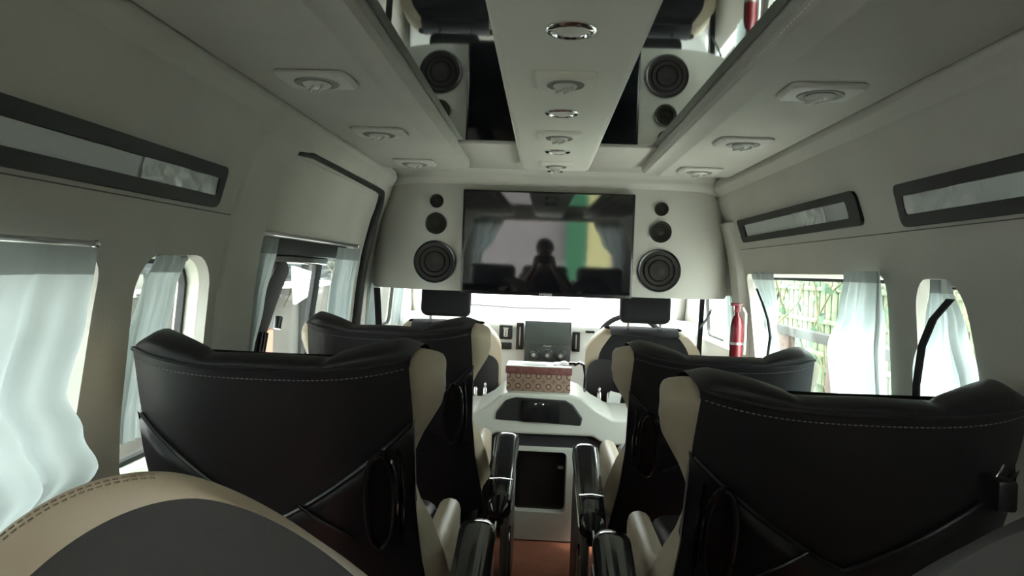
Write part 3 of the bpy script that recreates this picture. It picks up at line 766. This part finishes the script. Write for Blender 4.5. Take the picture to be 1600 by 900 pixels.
            MB().tube([(xa + s * .031, -.02, .30), (xa + s * .032, .02, .33), (xa + s * .032, .05, .20), (xa + s * .032, .05, .06)], .004, 6).build('chrome_strip', 'chrome', t)
    return t
make_seat(1, 'nearest full black captain seat left of the aisle, blocking the arched window', (-.505, 1.22, 0), ZT=.90)
make_seat(-1, 'nearest full black captain seat right of the aisle, cut by right picture edge', (.508, 1.19, 0), hw=.272, ZT=.872)
make_seat(1, 'black captain seat left of the aisle beside the side door', (-.485, 2.12, 0), ZT=.885)
make_seat(-1, 'black captain seat right of the aisle below the wide window', (.475, 2.00, 0), ZT=.845)

# foreground seat shoulders (rearmost row)
def fore_seat(sx, cx, cy, label, zt=.928, rim_m='beige'):
    t = thing('rear_row_seat', label, 'seat', (cx, cy, 0), 0, group='charcoal rear row seats at the picture bottom')
    # rear charcoal face: dome outline
    def dome(a, b, W_, H_, dx, dy, z0):
        u = -1 + 2 * a
        h = z0 + H_ * (1 - abs(u) ** 1.8) ** .9
        z = .30 + (h - .30) * b
        return (sx * (u * W_ + dx), dy - .12 * (z - .9), z)
    W_, H_ = .19, .16
    def face(a, b):
        x, y, z = dome(a, b, W_, H_, 0, 0, zt - H_)
        bul = .035 * (1 - b ** 6) * (1 - abs(2 * a - 1) ** 4)
        return (x, y - bul, z)
    MB().grid(face, 61, 40).build('rear_panel', 'leather2', t, angle=180)
    # beige rim wrapping over the shoulder
    def rim(a, b):
        u = -1 + 2 * a; k = b * pi * .5
        h = zt - H_ + (H_ + .024 * sin(k) * max(.02, min(1, .45 - u))) * (1 - abs(u) ** 1.8) ** .9
        return (sx * (u * (W_ + .004 * sin(k)) - .042 * sin(k) * max(0, min(1, .5 - .6 * u))), .012 * (1 - cos(k)) + .006 * sin(k) - .12 * (h - .9), h)
    o = MB().grid(rim, 81, 12).build('rim', rim_m, t, angle=180)
    if rim_m == 'beige': o['label'] = 'beige leather rim'
    # body in front
    def bodyf(a, b):
        u = -1 + 2 * a; h = zt - H_ + (H_ + .024 * max(.02, min(1, .45 - u))) * (1 - abs(u) ** 1.8) ** .9
        x = sx * (u * (W_ + .004) * (1 - .06 * b * b) - .042 * max(0, min(1, .5 - .6 * u)))
        return (x, .018 + .12 * b - .12 * (h - .9), h - .11 * b ** .8)
    MB().grid(bodyf, 61, 8).build('shoulder', rim_m, t, angle=180)
    def frontf(a, b):
        x, y, z = bodyf(a, 1); zz = z + (.40 - z) * b
        return (x, y + .05 * sin(pi * b) * (1 - abs(2 * a - 1) ** 3) + .03 * b, zz)
    MB().grid(frontf, 61, 14).build('front_cushion', 'leather2', t, angle=180)
    sd = MB()
    for e in (0, 1):
        sd.grid(lambda a, b, e=e: tuple(Vector(face(e, 1 - b * .9)).lerp(Vector(frontf(e, b * .95)), a)), 5, 12)
    sd.build('side_panel', 'leather2', t, angle=180)
    MB().box((0, .10, .50), (.34, .09, .60), .04, 3).build('core', 'leather2', t)
    st = MB()
    for row in (.62, .74):
        for k in range(30):
            a = .05 + .42 * k / 30
            st.tube([Vector(rim(a, row)) + Vector((0, -.0005, .0003)), Vector(rim(a + .008, row)) + Vector((0, -.0005, .0003))], .0006, 4)
    st.build('stitching', 'stitch_tan', t)
    MB().box((0, .36, .38), (.42, .42, .14), .04, 3).build('seat_cushion', 'leather2', t)
    MB().box((0, .36, .155), (.38, .36, .31), .02).build('seat_base', 'carpet', t)
    return t
fore_seat(1, -.245, .46, 'beige rimmed charcoal seat shoulder filling the bottom left corner')
fore_seat(-1, .318, .46, 'dark grey seat shoulder cutting into the bottom right corner', zt=.948, rim_m='leather2')
b_ = thing('belt_anchor', 'small grey belt anchor with metal pin at right picture edge', 'belt anchor', (.705, 1.20, .725), rz=0)
MB().box((0, 0, .03), (.032, .06, .05), .006).build('anchor_block', 'shell', b_)
MB().tube([(-.004, 0, .05), (.0, -.004, .062), (.006, -.004, .075)], .0018, 6).build('pin', 'chrome', b_)

# ------------------------------------------------------------------ front seats
def make_front(cx, cy, label, hooks_side, ZF=.790):
    t = thing('cab_seat', label, 'seat', (cx, cy, 0), 0, group='front cab seats')
    T2 = R(12)
    def P(u, v, w): return (u, -v * sin(T2) + w * cos(T2), ZF + v * cos(T2) + w * sin(T2))
    def outline_w(v): return .272 if v < -.12 else .272 - .075 * ((v + .12) / .12) ** 2
    def bk(u0, u1, wo, v0=-.52, v1=0):
        def fn(a, b):
            v = v0 + (v1 - v0) * b; W_ = outline_w(v); u = W_ * (u0 + (u1 - u0) * a)
            return P(u, v, wo + .05 * abs(u / .272) ** 3 + .03 * max(0, (b - .9) / .1) ** 2)
        return fn
    MB().grid(bk(-.78, .78, 0), 21, 24).build('rear_panel', 'fabric_black', t)
    for a, b in ((-1, -.78), (.78, 1)):
        MB().grid(bk(a, b, .0), 8, 24).build('side_panel', 'beige', t)['label'] = 'beige leather side'
    mb = MB()
    def body(a, b):
        v = -.52 + .53 * b; W_ = outline_w(min(v, 0)); ang = 2 * pi * a; k = 1 if b < .92 else (1 - ((b - .92) / .08) ** 2 * .5)
        return P(W_ * .985 * math.copysign(abs(cos(ang)) ** .4, cos(ang)) * (.9 + .1 * k), v, .122 + .070 * k * math.copysign(abs(sin(ang)) ** .6, sin(ang)))
    mb.grid(body, 36, 20, cu=True).build('backrest_cushion', 'beige', t, angle=60)
    MB().grid(lambda a, b: P(-.16 + .32 * a, .002 + .016 * sin(b * pi), .030 + .14 * b), 12, 10).build('top_panel', 'fabric_black', t)
    # headrest
    hb = MB(); hb.box(P(0, .118, .10), (.235, .10, .145), .03, 4, rot=Matrix.Rotation(-T2 * .6, 4, 'X')); hb.build('headrest', 'fabric_black', t)
    for x in (-.075, .075): MB().tube([P(x, -.02, .09), P(x, .08, .09)], .006, 8).build('headrest_post', 'chrome', t)
    # rear pocket shell in gloss black
    pk = rrect(-.262, .262, -.52, -.11, (.02, .02, .07, .07)); pk = densify(pk, .05)
    v, f = cdt(pk, [], .06)
    MB().add([P(x, z, -.012 + .045 * abs(x / .272) ** 3) for x, z in v], f).build('seatback_cover', 'shell', t)
    pk = MB().grid(lambda a, b: P(-.225 + .45 * a, -.50 + .16 * b, -.022 - .018 * sin(pi * a)), 12, 6).build('map_pocket', 'gloss', t)
    for dx in (0, .045):
        hk = MB(); x = hooks_side * (.20 - dx)
        hk.lathe([(.010, -.115), (.012, -.11), (.012, -.012), (.007, -.004), (.009, .008), (.004, .018), (.0005, .02)], 14)
        hk.v = [(p[0] + x, p[1] - .02 + .08, p[2] + .53) for p in hk.v]
        hk.build('hanging_hook', 'chrome', t)
    MB().box((0, .40, .30), (.50, .46, .14), .04, 3).build('seat_cushion', 'fabric_black', t)
    MB().box((0, .40, .13), (.44, .40, .24), .01).build('seat_base', 'carpet', t)
    return t
fs1 = make_front(-.490, 3.42, 'front passenger seat with black headrest, left of the centre console', 1)
fs2 = make_front(.452, 3.42, 'driver seat with beige shoulders and black headrest, right of the centre console', -1)
pp = MB().box((0, 0, 0), (.055, .003, .075), rot=Matrix.Rotation(R(12), 4, 'Y')).build('folded_paper', 'paper', smooth=False)
pp.location = (.315, 3.40, .50); pp.rotation_euler = (R(-10), 0, 0); tag(pp, 'folded pale paper tucked in the driver seat pocket', 'paper')

# ------------------------------------------------------------------ rear face of the cab console
con = thing('rear_console', 'cream console over the engine cover with a dark panel', 'console', (0, 2.95, 0))
sec = [(-.80, .40), (-.80, .50), (-.42, .50), (-.285, .505), (-.235, .535), (-.185, .580), (-.15, .590), (.10, .590), (.14, .580), (.20, .535), (.265, .500), (.42, .498), (.80, .495), (.80, .40), (.24, .395), (.19, .425), (-.20, .425), (-.25, .395)]
mb = MB(); mb.prism(sec, 0, .40); cb = mb.build('console_body', 'cream', con, angle=25)
bv = cb.modifiers.new('b', 'BEVEL'); bv.width = .010; bv.segments = 3; bv.limit_method = 'ANGLE'; bv.angle_limit = R(25)
tr = [(-.205, .480), (.140, .468), (.146, .500), (.105, .553), (.075, .568), (-.125, .573), (-.165, .560), (-.200, .510)]
mb = MB(); mb.prism(tr, -.006, .02); p1 = mb.build('control_panel', 'black_rubber', con); 
bv = p1.modifiers.new('b', 'BEVEL'); bv.width = .006; bv.segments = 2; bv.limit_method = 'ANGLE'
MB().box((-.022, -.008, .520), (.150, .008, .088), .004).build('display_cover', 'tv_frame', p1)['label'] = 'dark display cover'
for x in (-.045, -.015): MB().lathe([(.004, -.014), (.0005, -.016)], 10, 'y', (x, 0, .550)).build('indicator', 'chrome', p1)
sec2 = [(-.80, .02), (-.80, .405), (-.25, .40), (-.20, .43), (.19, .43), (.24, .40), (.80, .405), (.80, .02)]
struct(MB().prism(sec2, 2.975, 3.30).build('trim_12', 'carpet'), 'dark carpeted step face under the cream console', 'trim')
# aisle cool box
FB = rrect(-.146, .151, .005, .372, (.03, .03, .02, .02)); FH = rrect(-.124, .089, .118, .362, .022)
box = thing('storage_box', 'cream box on aisle floor with a dark rounded opening', 'storage box', (0, 2.93, 0))
FBd, FHd = densify(FB, .05), densify(FH, .05)
v, f = cdt(FBd, [FHd], .05); mb = MB(); mb.add([(x, 0, z) for x, z in v], f)
n = len(FHd); mb.add([(x, 0, z) for x, z in FHd] + [(x, .035, z) for x, z in offset(FHd, .004)], [(k, (k + 1) % n, n + (k + 1) % n, n + k) for k in range(n)])
n = len(FBd); mb.add([(x, 0, z) for x, z in FBd] + [(x, .045, z) for x, z in FBd], [(k, (k + 1) % n, n + (k + 1) % n, n + k) for k in range(n)])
mb.build('box_body', 'cream', box, angle=50)
v, f = cdt(offset(FHd, -.003), [], .06)
MB().add([(x, .034, z) for x, z in v], f).build('door_panel', 'gloss', box)
MB().box((.065, .026, .295), (.022, .01, .012), .003).build('latch', 'satin', box)
# patterned box on console
bx = thing('patterned_box', 'brown batik patterned box with maroon lid on the console', 'box', (-.035, 3.08, .590), R(-1))
MB().box((0, 0, .036), (.262, .15, .072), .003).build('box_body', 'batik', bx)
MB().box((0, 0, .086), (.272, .16, .030), .003).build('lid', 'lid', bx)
MB().box((0, 0, .1022), (.268, .156, .003)).build('lid_top', 'cream', bx)['label'] = 'pale lid top'
cl = thing('charging_cable', 'black charging cable curling behind the patterned box', 'cable', (.122, 3.05, .685))
MB().tube([(-.01, .02, .012), (.01, .0, .025), (.025, -.03, .018), (.032, -.05, -.02), (.030, -.04, -.07), (.034, -.01, -.09)], .006, 8).build('cable', 'gloss', cl)
MB().box((-.02, .03, .016), (.03, .02, .014), .004).build('plug', 'gloss', cl)
ti = MB().grid(lambda u, v: (.02 + .09 * u, 3.06 + .08 * v, .6955 + .012 * sin(u * pi) * sin(v * pi) + .002 * sin(u * 14)), 14, 10).build('tissue', 'white')
tag(ti, 'crumpled white tissue lying on top of the patterned box', 'tissue')
nt_ = MB().box((-.055, 3.06, .6947), (.10, .06, .003)).build('notepad', 'paper'); tag(nt_, 'flat pale notepad on the patterned box lid', 'notepad')

# ------------------------------------------------------------------ cab: dashboard, stereo, windshield, wheel
dsec = [(4.12, .30), (4.06, .56), (4.08, .78), (4.14, .83), (4.40, .82), (4.75, .80), (4.75, .30)]
dash = thing('dashboard', 'pale dashboard across the cab below the windscreen', 'dashboard')
mb = MB(); mb.prism(dsec, -.82, .82, 'x'); d_ = mb.build('dash_body', 'dash', dash); bv = d_.modifiers.new('b', 'BEVEL'); bv.width = .02; bv.segments = 3; bv.limit_method = 'ANGLE'
for x, z, w, h in ((-.150, .722, .040, .148), (.160, .703, .042, .110)):
    q = MB().box((x, 4.055, z), (w, .02, h), .004).build('air_outlet', 'black_rubber', dash)
    MB().box((x, 4.043, z), (.006, .006, h * .7), .002).build('vane', 'satin', q)
q = MB().box((-.228, 4.055, .742), (.072, .03, .080), .008).build('cup_holder', 'black_rubber', dash)
ic = MB(); ic.box((-.228, 4.038, .764), (.030, .002, .005)); ic.box((-.228, 4.038, .738), (.022, .002, .042), .001)
ic.build('cup_symbol', 'white', q)
mb = MB()
for zz in (.750, .738, .726): mb.box((-.228, 4.036, zz), (.010, .002, .005))
mb.build('cup_symbol_mark', 'black_rubber', q)
MB().box((-.228, 4.055, .665), (.070, .03, .036), .005).build('ashtray', 'black_rubber', dash)
MB().box((.235, 4.055, .76), (.05, .02, .014), .004).build('control_stalk', 'black_rubber', dash)
hu = thing('car_stereo', 'dark touchscreen stereo with three climate knobs in the dashboard', 'car stereo', (.004, 4.030, .69))
MB().box((0, 0, .0), (.252, .05, .245), .006).build('fascia', 'unit', hu)
MB().box((0, -.027, .055), (.236, .004, .120), .002).build('screen', 'slate', hu)
text('Pioneer', .014, (0, -.0262, -.012), (R(90), 0, 0), 'white', 'logo', hu)
for x in (-.074, .0, .072):
    kn = MB().lathe([(.034, .0), (.034, -.004), (.024, -.006), (.022, -.028), (.018, -.032), (.0005, -.032)], 24, 'y', (x, -.026, -.060)).build('climate_knob', 'unit', hu)
    MB().lathe([(.033, -.003), (.030, -.008), (.028, -.003)], 24, 'y', (x, -.026, -.060)).build('knob_ring', 'chrome', kn)
    MB().lathe([(.010, -.032), (.009, -.036), (.0005, -.036)], 16, 'y', (x, -.026, -.060)).build('knob_cap', 'satin', kn)
sw = thing('steering_wheel', 'black steering wheel in front of the driver seat', 'steering wheel', (.45, 3.95, .70)); sw.rotation_euler = (R(60), 0, 0)
mb = MB(); mb.grid(lambda u, v: ((.18 + .014 * cos(2 * pi * v)) * cos(2 * pi * u), (.18 + .014 * cos(2 * pi * v)) * sin(2 * pi * u), .014 * sin(2 * pi * v)), 40, 10, cu=True, cv=True); mb.build('wheel_rim', 'fabric_black', sw)
MB().ball((0, 0, -.01), (.06, .06, .02), 8).build('hub', 'fabric_black', sw)
for a in (0, pi, 1.5 * pi): MB().tube([(.04 * cos(a), .04 * sin(a), -.01), (.18 * cos(a), .18 * sin(a), 0)], .010, 8).build('spoke', 'fabric_black', sw)
# front body: A pillars, cowl and windscreen
wn += 1
ws = thing('window_%d' % wn, 'bright windscreen beyond the dashboard', 'window'); ws['kind'] = 'structure'
MB().grid(lambda u, v: (-.80 + 1.6 * u, 4.78 - .55 * v - .12 * (2 * u - 1) ** 2, .82 + .70 * v), 20, 10).build('pane', 'glass', ws)
for s in (-1, 1):
    MB().tube([(s * .83, 4.68, .80), (s * .80, 4.42, 1.15), (s * .72, 4.08, 1.53)], .035, 10).build('windscreen_pillar', 'wall', ws)
struct(MB().box((0, 4.82, .40), (1.80, .06, .82)).build('wall_cowl', 'dash'), 'front body panel under the windscreen', 'wall')
tag(MB().tube([(-.6, 4.68, .86), (-.2, 4.70, .845), (.15, 4.70, .85)], .006, 6).build('wiper_blade', 'black_rubber'), 'thin dark wiper resting at the windscreen base', 'wiper')

# ------------------------------------------------------------------ last bench, reflected in the screen
for i, x in enumerate((-.52, -.02, .50)):
    t = thing('bench_seat', ['back bench place on the left, mirrored in the television', 'back bench place in the middle behind the camera, mirrored in the television', 'back bench place on the right, mirrored in the television'][i], 'seat', (x, -.72, 0), group='bench seats behind the camera')
    MB().box((0, 0, .70), (.44, .12, .62), .05, 4, rot=Matrix.Rotation(R(8), 4, 'X')).build('backrest', 'leather', t)
    MB().box((0, .28, .36), (.46, .50, .14), .04, 3).build('seat_cushion', 'leather', t)
    MB().box((0, .28, .145), (.40, .40, .29), .01).build('seat_base', 'carpet', t)

# ------------------------------------------------------------------ outside
g = MB().grid(lambda u, v: (-14 + 28 * u, -8 + 30 * v, -.45), 30, 30).build('ground', 'yard'); struct(g, 'pale concrete yard around the van', 'ground')
# left: corrugated fence with a white rail, posts and a terracotta panel
lf = thing('sheet_fence', 'grey corrugated sheet fence outside the side door with white rail', 'fence', (-3.2, 0, -.45))
MB().grid(lambda u, v: (.03 * sin(60 * pi * v), 2 + 12 * u, 1.30 + 3.6 * v), 40, 240).build('sheet', 'corr', lf)
MB().box((.08, 8, 1.27), (.03, 12, .035), .005).build('rail', 'white', lf)
for k in range(9): MB().box((.0, 3 + k * 1.3, .7), (.07, .10, 1.4), .01).build('post', 'brownwood' if k % 2 else 'concrete', lf)
tag(MB().box((-2.62, 6.6, .0), (.10, .55, .90), .02).build('terracotta_panel', 'orange'), 'terracotta coloured panel standing low outside the side door', 'panel')
tag(MB().box((-3.06, 9.5, .19), (.05, 11, 1.18), .01).build('low_wall', 'lowwall', smooth=False), 'weathered low wall along the foot of the sheet fence', 'wall')
def vine(name, label, x, y0, y1, z0, z1, n_st, n_lf, sc, depth, seed, lsz=.05):
    rnd = random.Random(seed); t = thing(name, label, 'plant', (x, (y0 + y1) / 2, z0)); cy = (y0 + y1) / 2
    st = MB(); lf_ = MB()
    for i in range(n_st):
        p = Vector((rnd.uniform(-depth, depth) * .5, rnd.uniform(y0, y1) - cy, rnd.uniform(0, z1 - z0))); d = Vector((rnd.uniform(-.2, .2), rnd.uniform(-1, 1), rnd.uniform(-.7, .9))).normalized(); pts = [p.copy()]
        for k in range(7):
            d = (d + Vector((rnd.uniform(-.2, .2), rnd.uniform(-.5, .5), rnd.uniform(-.5, .4)))).normalized(); p = p + d * sc; p.x = max(-depth, min(depth, p.x)); pts.append(p.copy())
            if rnd.random() < n_lf / (n_st * 7):
                a = rnd.uniform(lsz * .6, lsz * 1.25); q = Matrix.Rotation(rnd.uniform(0, 6.28), 4, 'X') @ Matrix.Rotation(rnd.uniform(-.7, .7), 4, 'Z')
                o = [(0, 0, 0), (.0, .5, .28), (.0, .9, .42), (.03, .75, .75), (0, .35, 1.0), (0, 1.1, 1.25)]
                shape = [(0, 0, 0), (.02, .42, .12), (.04, .55, .5), (.03, .32, .9), (0, 0, 1.25), (.03, -.32, .9), (.04, -.55, .5), (.02, -.42, .12)]
                vs = [p + (q @ Vector(v_)) * a for v_ in shape] + [p + (q @ Vector((-.02, 0, .5))) * a]
                lf_.add(vs, [(8, k2, (k2 + 1) % 8) for k2 in range(8)])
        st.tube(pts, .006 * sc / .12, 5)
    st.build('stem', 'stem', t); lf_.build('foliage', 'leaf', t, fix=False)
    return t
tag(vine('climbing_plant', 'bare twigs and few leaves in front of the sheet fence', -2.85, 6.5, 12, .9, 2.1, 26, 30, .16, .1, 5), None, 'plant')
# right: lattice with vine, railing with posts, shrubs
rl = thing('lattice_fence', 'pale bamboo lattice fence outside the wide right window', 'fence', (3.6, 8.5, -.45))
mb = MB()
for k in range(60): mb.box((0, -6 + k * .20, 1.7), (.03, .16, 3.0), .01)
mb.build('upright_slat', 'bamboo', rl)['kind'] = 'stuff'
for k in range(6): MB().box((-.03, 0, .6 + k * .42), (.03, 12, .06), .01).build('cross_slat', 'bamboo', rl)
MB().box((.15, 0, 1.7), (.02, 12.2, 3.4)).build('backing', 'bamboo', rl)
vine('climbing_plant', 'leafy green vine hanging over the pale lattice fence', 3.22, 4.5, 12.3, .3, 1.9, 60, 420, .22, .18, 9, .11)
rr = thing('wooden_railing', 'weathered wooden railing with brown posts outside the right window', 'railing', (2.5, 6.5, -.45))
MB().box((0, 0, 1.02), (.09, 6, .09), .01).build('top_rail', 'greywood', rr)
for k in range(5): MB().box((0, -2.7 + k * 1.3, .49), (.07, .30, .98), .01).build('post', 'brownwood', rr)
# front: white building
tag(MB().box((2.8, 16, 1.9), (11, .3, 5.2)).build('front_building', 'whitewall', smooth=False), 'overexposed white wall beyond the windscreen', 'building')

tag(MB().box((0, -4.6, 1.2), (9, .2, 3.3)).build('rear_wall', mat('pinkish_plaster', (.30, .255, .26), .9), smooth=False), 'pinkish grey wall behind the van, mirrored in the television', 'wall')
tag(MB().box((.42, -4.35, .80), (.30, .05, 2.5)).build('green_banner', 'greenp', smooth=False), 'green upright banner mirrored in the television', 'banner')
tag(MB().box((.75, -4.35, .80), (.34, .05, 2.5)).build('yellow_banner', 'yellowp', smooth=False), 'pale yellow banner mirrored in the television', 'banner')

cr_ = thing('shade_roof', 'flat roof added to shade the sheet fence side', 'roof', (-2.35, 9.0, 2.10))  # roof added to keep sky light off the left exterior
MB().box((0, 0, .03), (2.7, 12.6, .05)).build('roof_sheet', 'corr', cr_)
for k in range(5): MB().box((-.62, -6 + k * 3, -1.27), (.10, .10, 2.54), .01).build('post', 'greywood', cr_)
wb = MB().prism([(7.95, 1.05), (8.65, .98), (8.50, .70), (8.05, .62)], -2.80, -2.77, 'x').build('white_board', 'whitewall', smooth=False)
tag(wb, 'white slanted board seen through the side door window', 'board')

# ------------------------------------------------------------------ the photographer on the last bench (mirrored in the television)
def skinned(name, pts, edges, rad, material, parent=None, root=0, sub=2):
    me = bpy.data.meshes.new(name); me.from_pydata([Vector(p) for p in pts], edges, [])
    o = bpy.data.objects.new(name, me); COL.objects.link(o)
    md = o.modifiers.new('skin', 'SKIN'); md.use_smooth_shade = True
    if not me.skin_vertices:
        with bpy.context.temp_override(object=o, active_object=o): bpy.ops.mesh.customdata_skin_add()
    for v, r in zip(me.skin_vertices[0].data, rad): v.radius = (r, r) if not isinstance(r, tuple) else r
    me.skin_vertices[0].data[root].use_root = True
    sb = o.modifiers.new('sub', 'SUBSURF'); sb.levels = 1; sb.render_levels = sub
    me.materials.append(M[material])
    if parent: o.parent = parent
    return o
pr = thing('person', 'person in dark shirt holding up a phone, mirrored in the television', 'person', (-.03, -.50, 0))
P_ = [(0, 0, .55), (0, .0, .68), (0, .01, .82), (0, .03, .93), (0, .05, 1.02), (0, .07, 1.08), (0, .085, 1.14), (0, .08, 1.20)]
E_ = [(i, i + 1) for i in range(7)]; R_ = [(.15, .11), (.13, .10), (.15, .10), (.10, .07), (.05, .05), (.065, .07), (.075, .09), (.055, .07)]
for sg in (-1, 1):
    b = len(P_)
    P_ += [(sg * .16, .03, .90), (sg * .23, .13, .74), (sg * .15, .34, .90), (sg * .085, .42, 1.0), (sg * .075, .44, 1.04)]
    R_ += [.055, .042, .034, .024, (.034, .018)]
    E_ += [(3, b), (b, b + 1), (b + 1, b + 2), (b + 2, b + 3), (b + 3, b + 4)]
    b2 = len(P_)
    P_ += [(sg * .09, .02, .53), (sg * .13, .40, .54), (sg * .12, .42, .30), (sg * .12, .41, .08), (sg * .13, .52, .04)]
    R_ += [.085, .060, .050, .034, (.038, .025)]
    E_ += [(0, b2), (b2, b2 + 1), (b2 + 1, b2 + 2), (b2 + 2, b2 + 3), (b2 + 3, b2 + 4)]
    for f_ in range(5):                     # four fingers behind the phone edge and a thumb
        b3 = len(P_); w_ = b + 4
        if f_ < 4:
            P_ += [(sg * .078, .462, 1.050 + .017 * f_), (sg * .060, .478, 1.052 + .017 * f_), (sg * .044, .474, 1.052 + .017 * f_)]; R_ += [.009, .008, .007]
            E_ += [(w_, b3), (b3, b3 + 1), (b3 + 1, b3 + 2)]
        else:
            P_ += [(sg * .066, .438, 1.075), (sg * .050, .442, 1.098)]; R_ += [.011, .009]; E_ += [(w_, b3), (b3, b3 + 1)]
bd = skinned('body', P_, E_, R_, 'skin', pr)
def ell(c, r, y1=None):
    return MB().ball(c, r, 14)
ell((0, .045, 1.180), (.084, .088, .088)).build('hair', 'hair', pr)
sh_ = MB()
def torso(a, b):
    z = .50 + .47 * b; ang = 2 * pi * a; w = .17 + .03 * sin(b * 3) if b < .8 else .19 * (1 - (b - .8) * 3.1); d = .125 - .03 * b
    return (w * cos(ang), .01 + .03 * b + d * sin(ang), z)
sh_.grid(torso, 30, 20, cu=True); sh_.build('shirt', 'shirt', pr)
for sg in (-1, 1): MB().tube([(sg * .13, .03, .90), (sg * .17, .035, .885), (sg * .21, .09, .80), (sg * .232, .13, .745)], [.07, .068, .058, .054], 12).build('sleeve', 'shirt', pr)
for sg in (-1, 1): MB().tube([(sg * .08, -.02, .54), (sg * .11, .2, .545), (sg * .13, .40, .54), (sg * .125, .425, .42), (sg * .12, .42, .12)], [.10, .09, .072, .065, .055], 14).build('trouser_leg', 'shirt', pr)
for x in (-.028, .028): MB().ball((x, .172, 1.15), .010, 6).build('eye', 'white', pr)
MB().ball((0, .180, 1.125), (.012, .016, .018), 8).build('nose', 'skin', pr)
MB().ball((0, .165, 1.093), (.024, .010, .006), 8).build('mouth', 'lid', pr)
tag(MB().box((-.03, -.035, 1.078), (.150, .008, .074), .006, 3).build('phone', 'gloss'), 'black phone held up by the person, mirrored in the television', 'phone')

tag(MB().box((-3.2, 1.3, 1.95), (.2, 3.0, 4.8)).build('sky_block_wall', 'concrete', smooth=False), 'grey wall added left of the van to dim the curtained windows', 'wall')  # unseen wall added to block part of the sky from the left windows
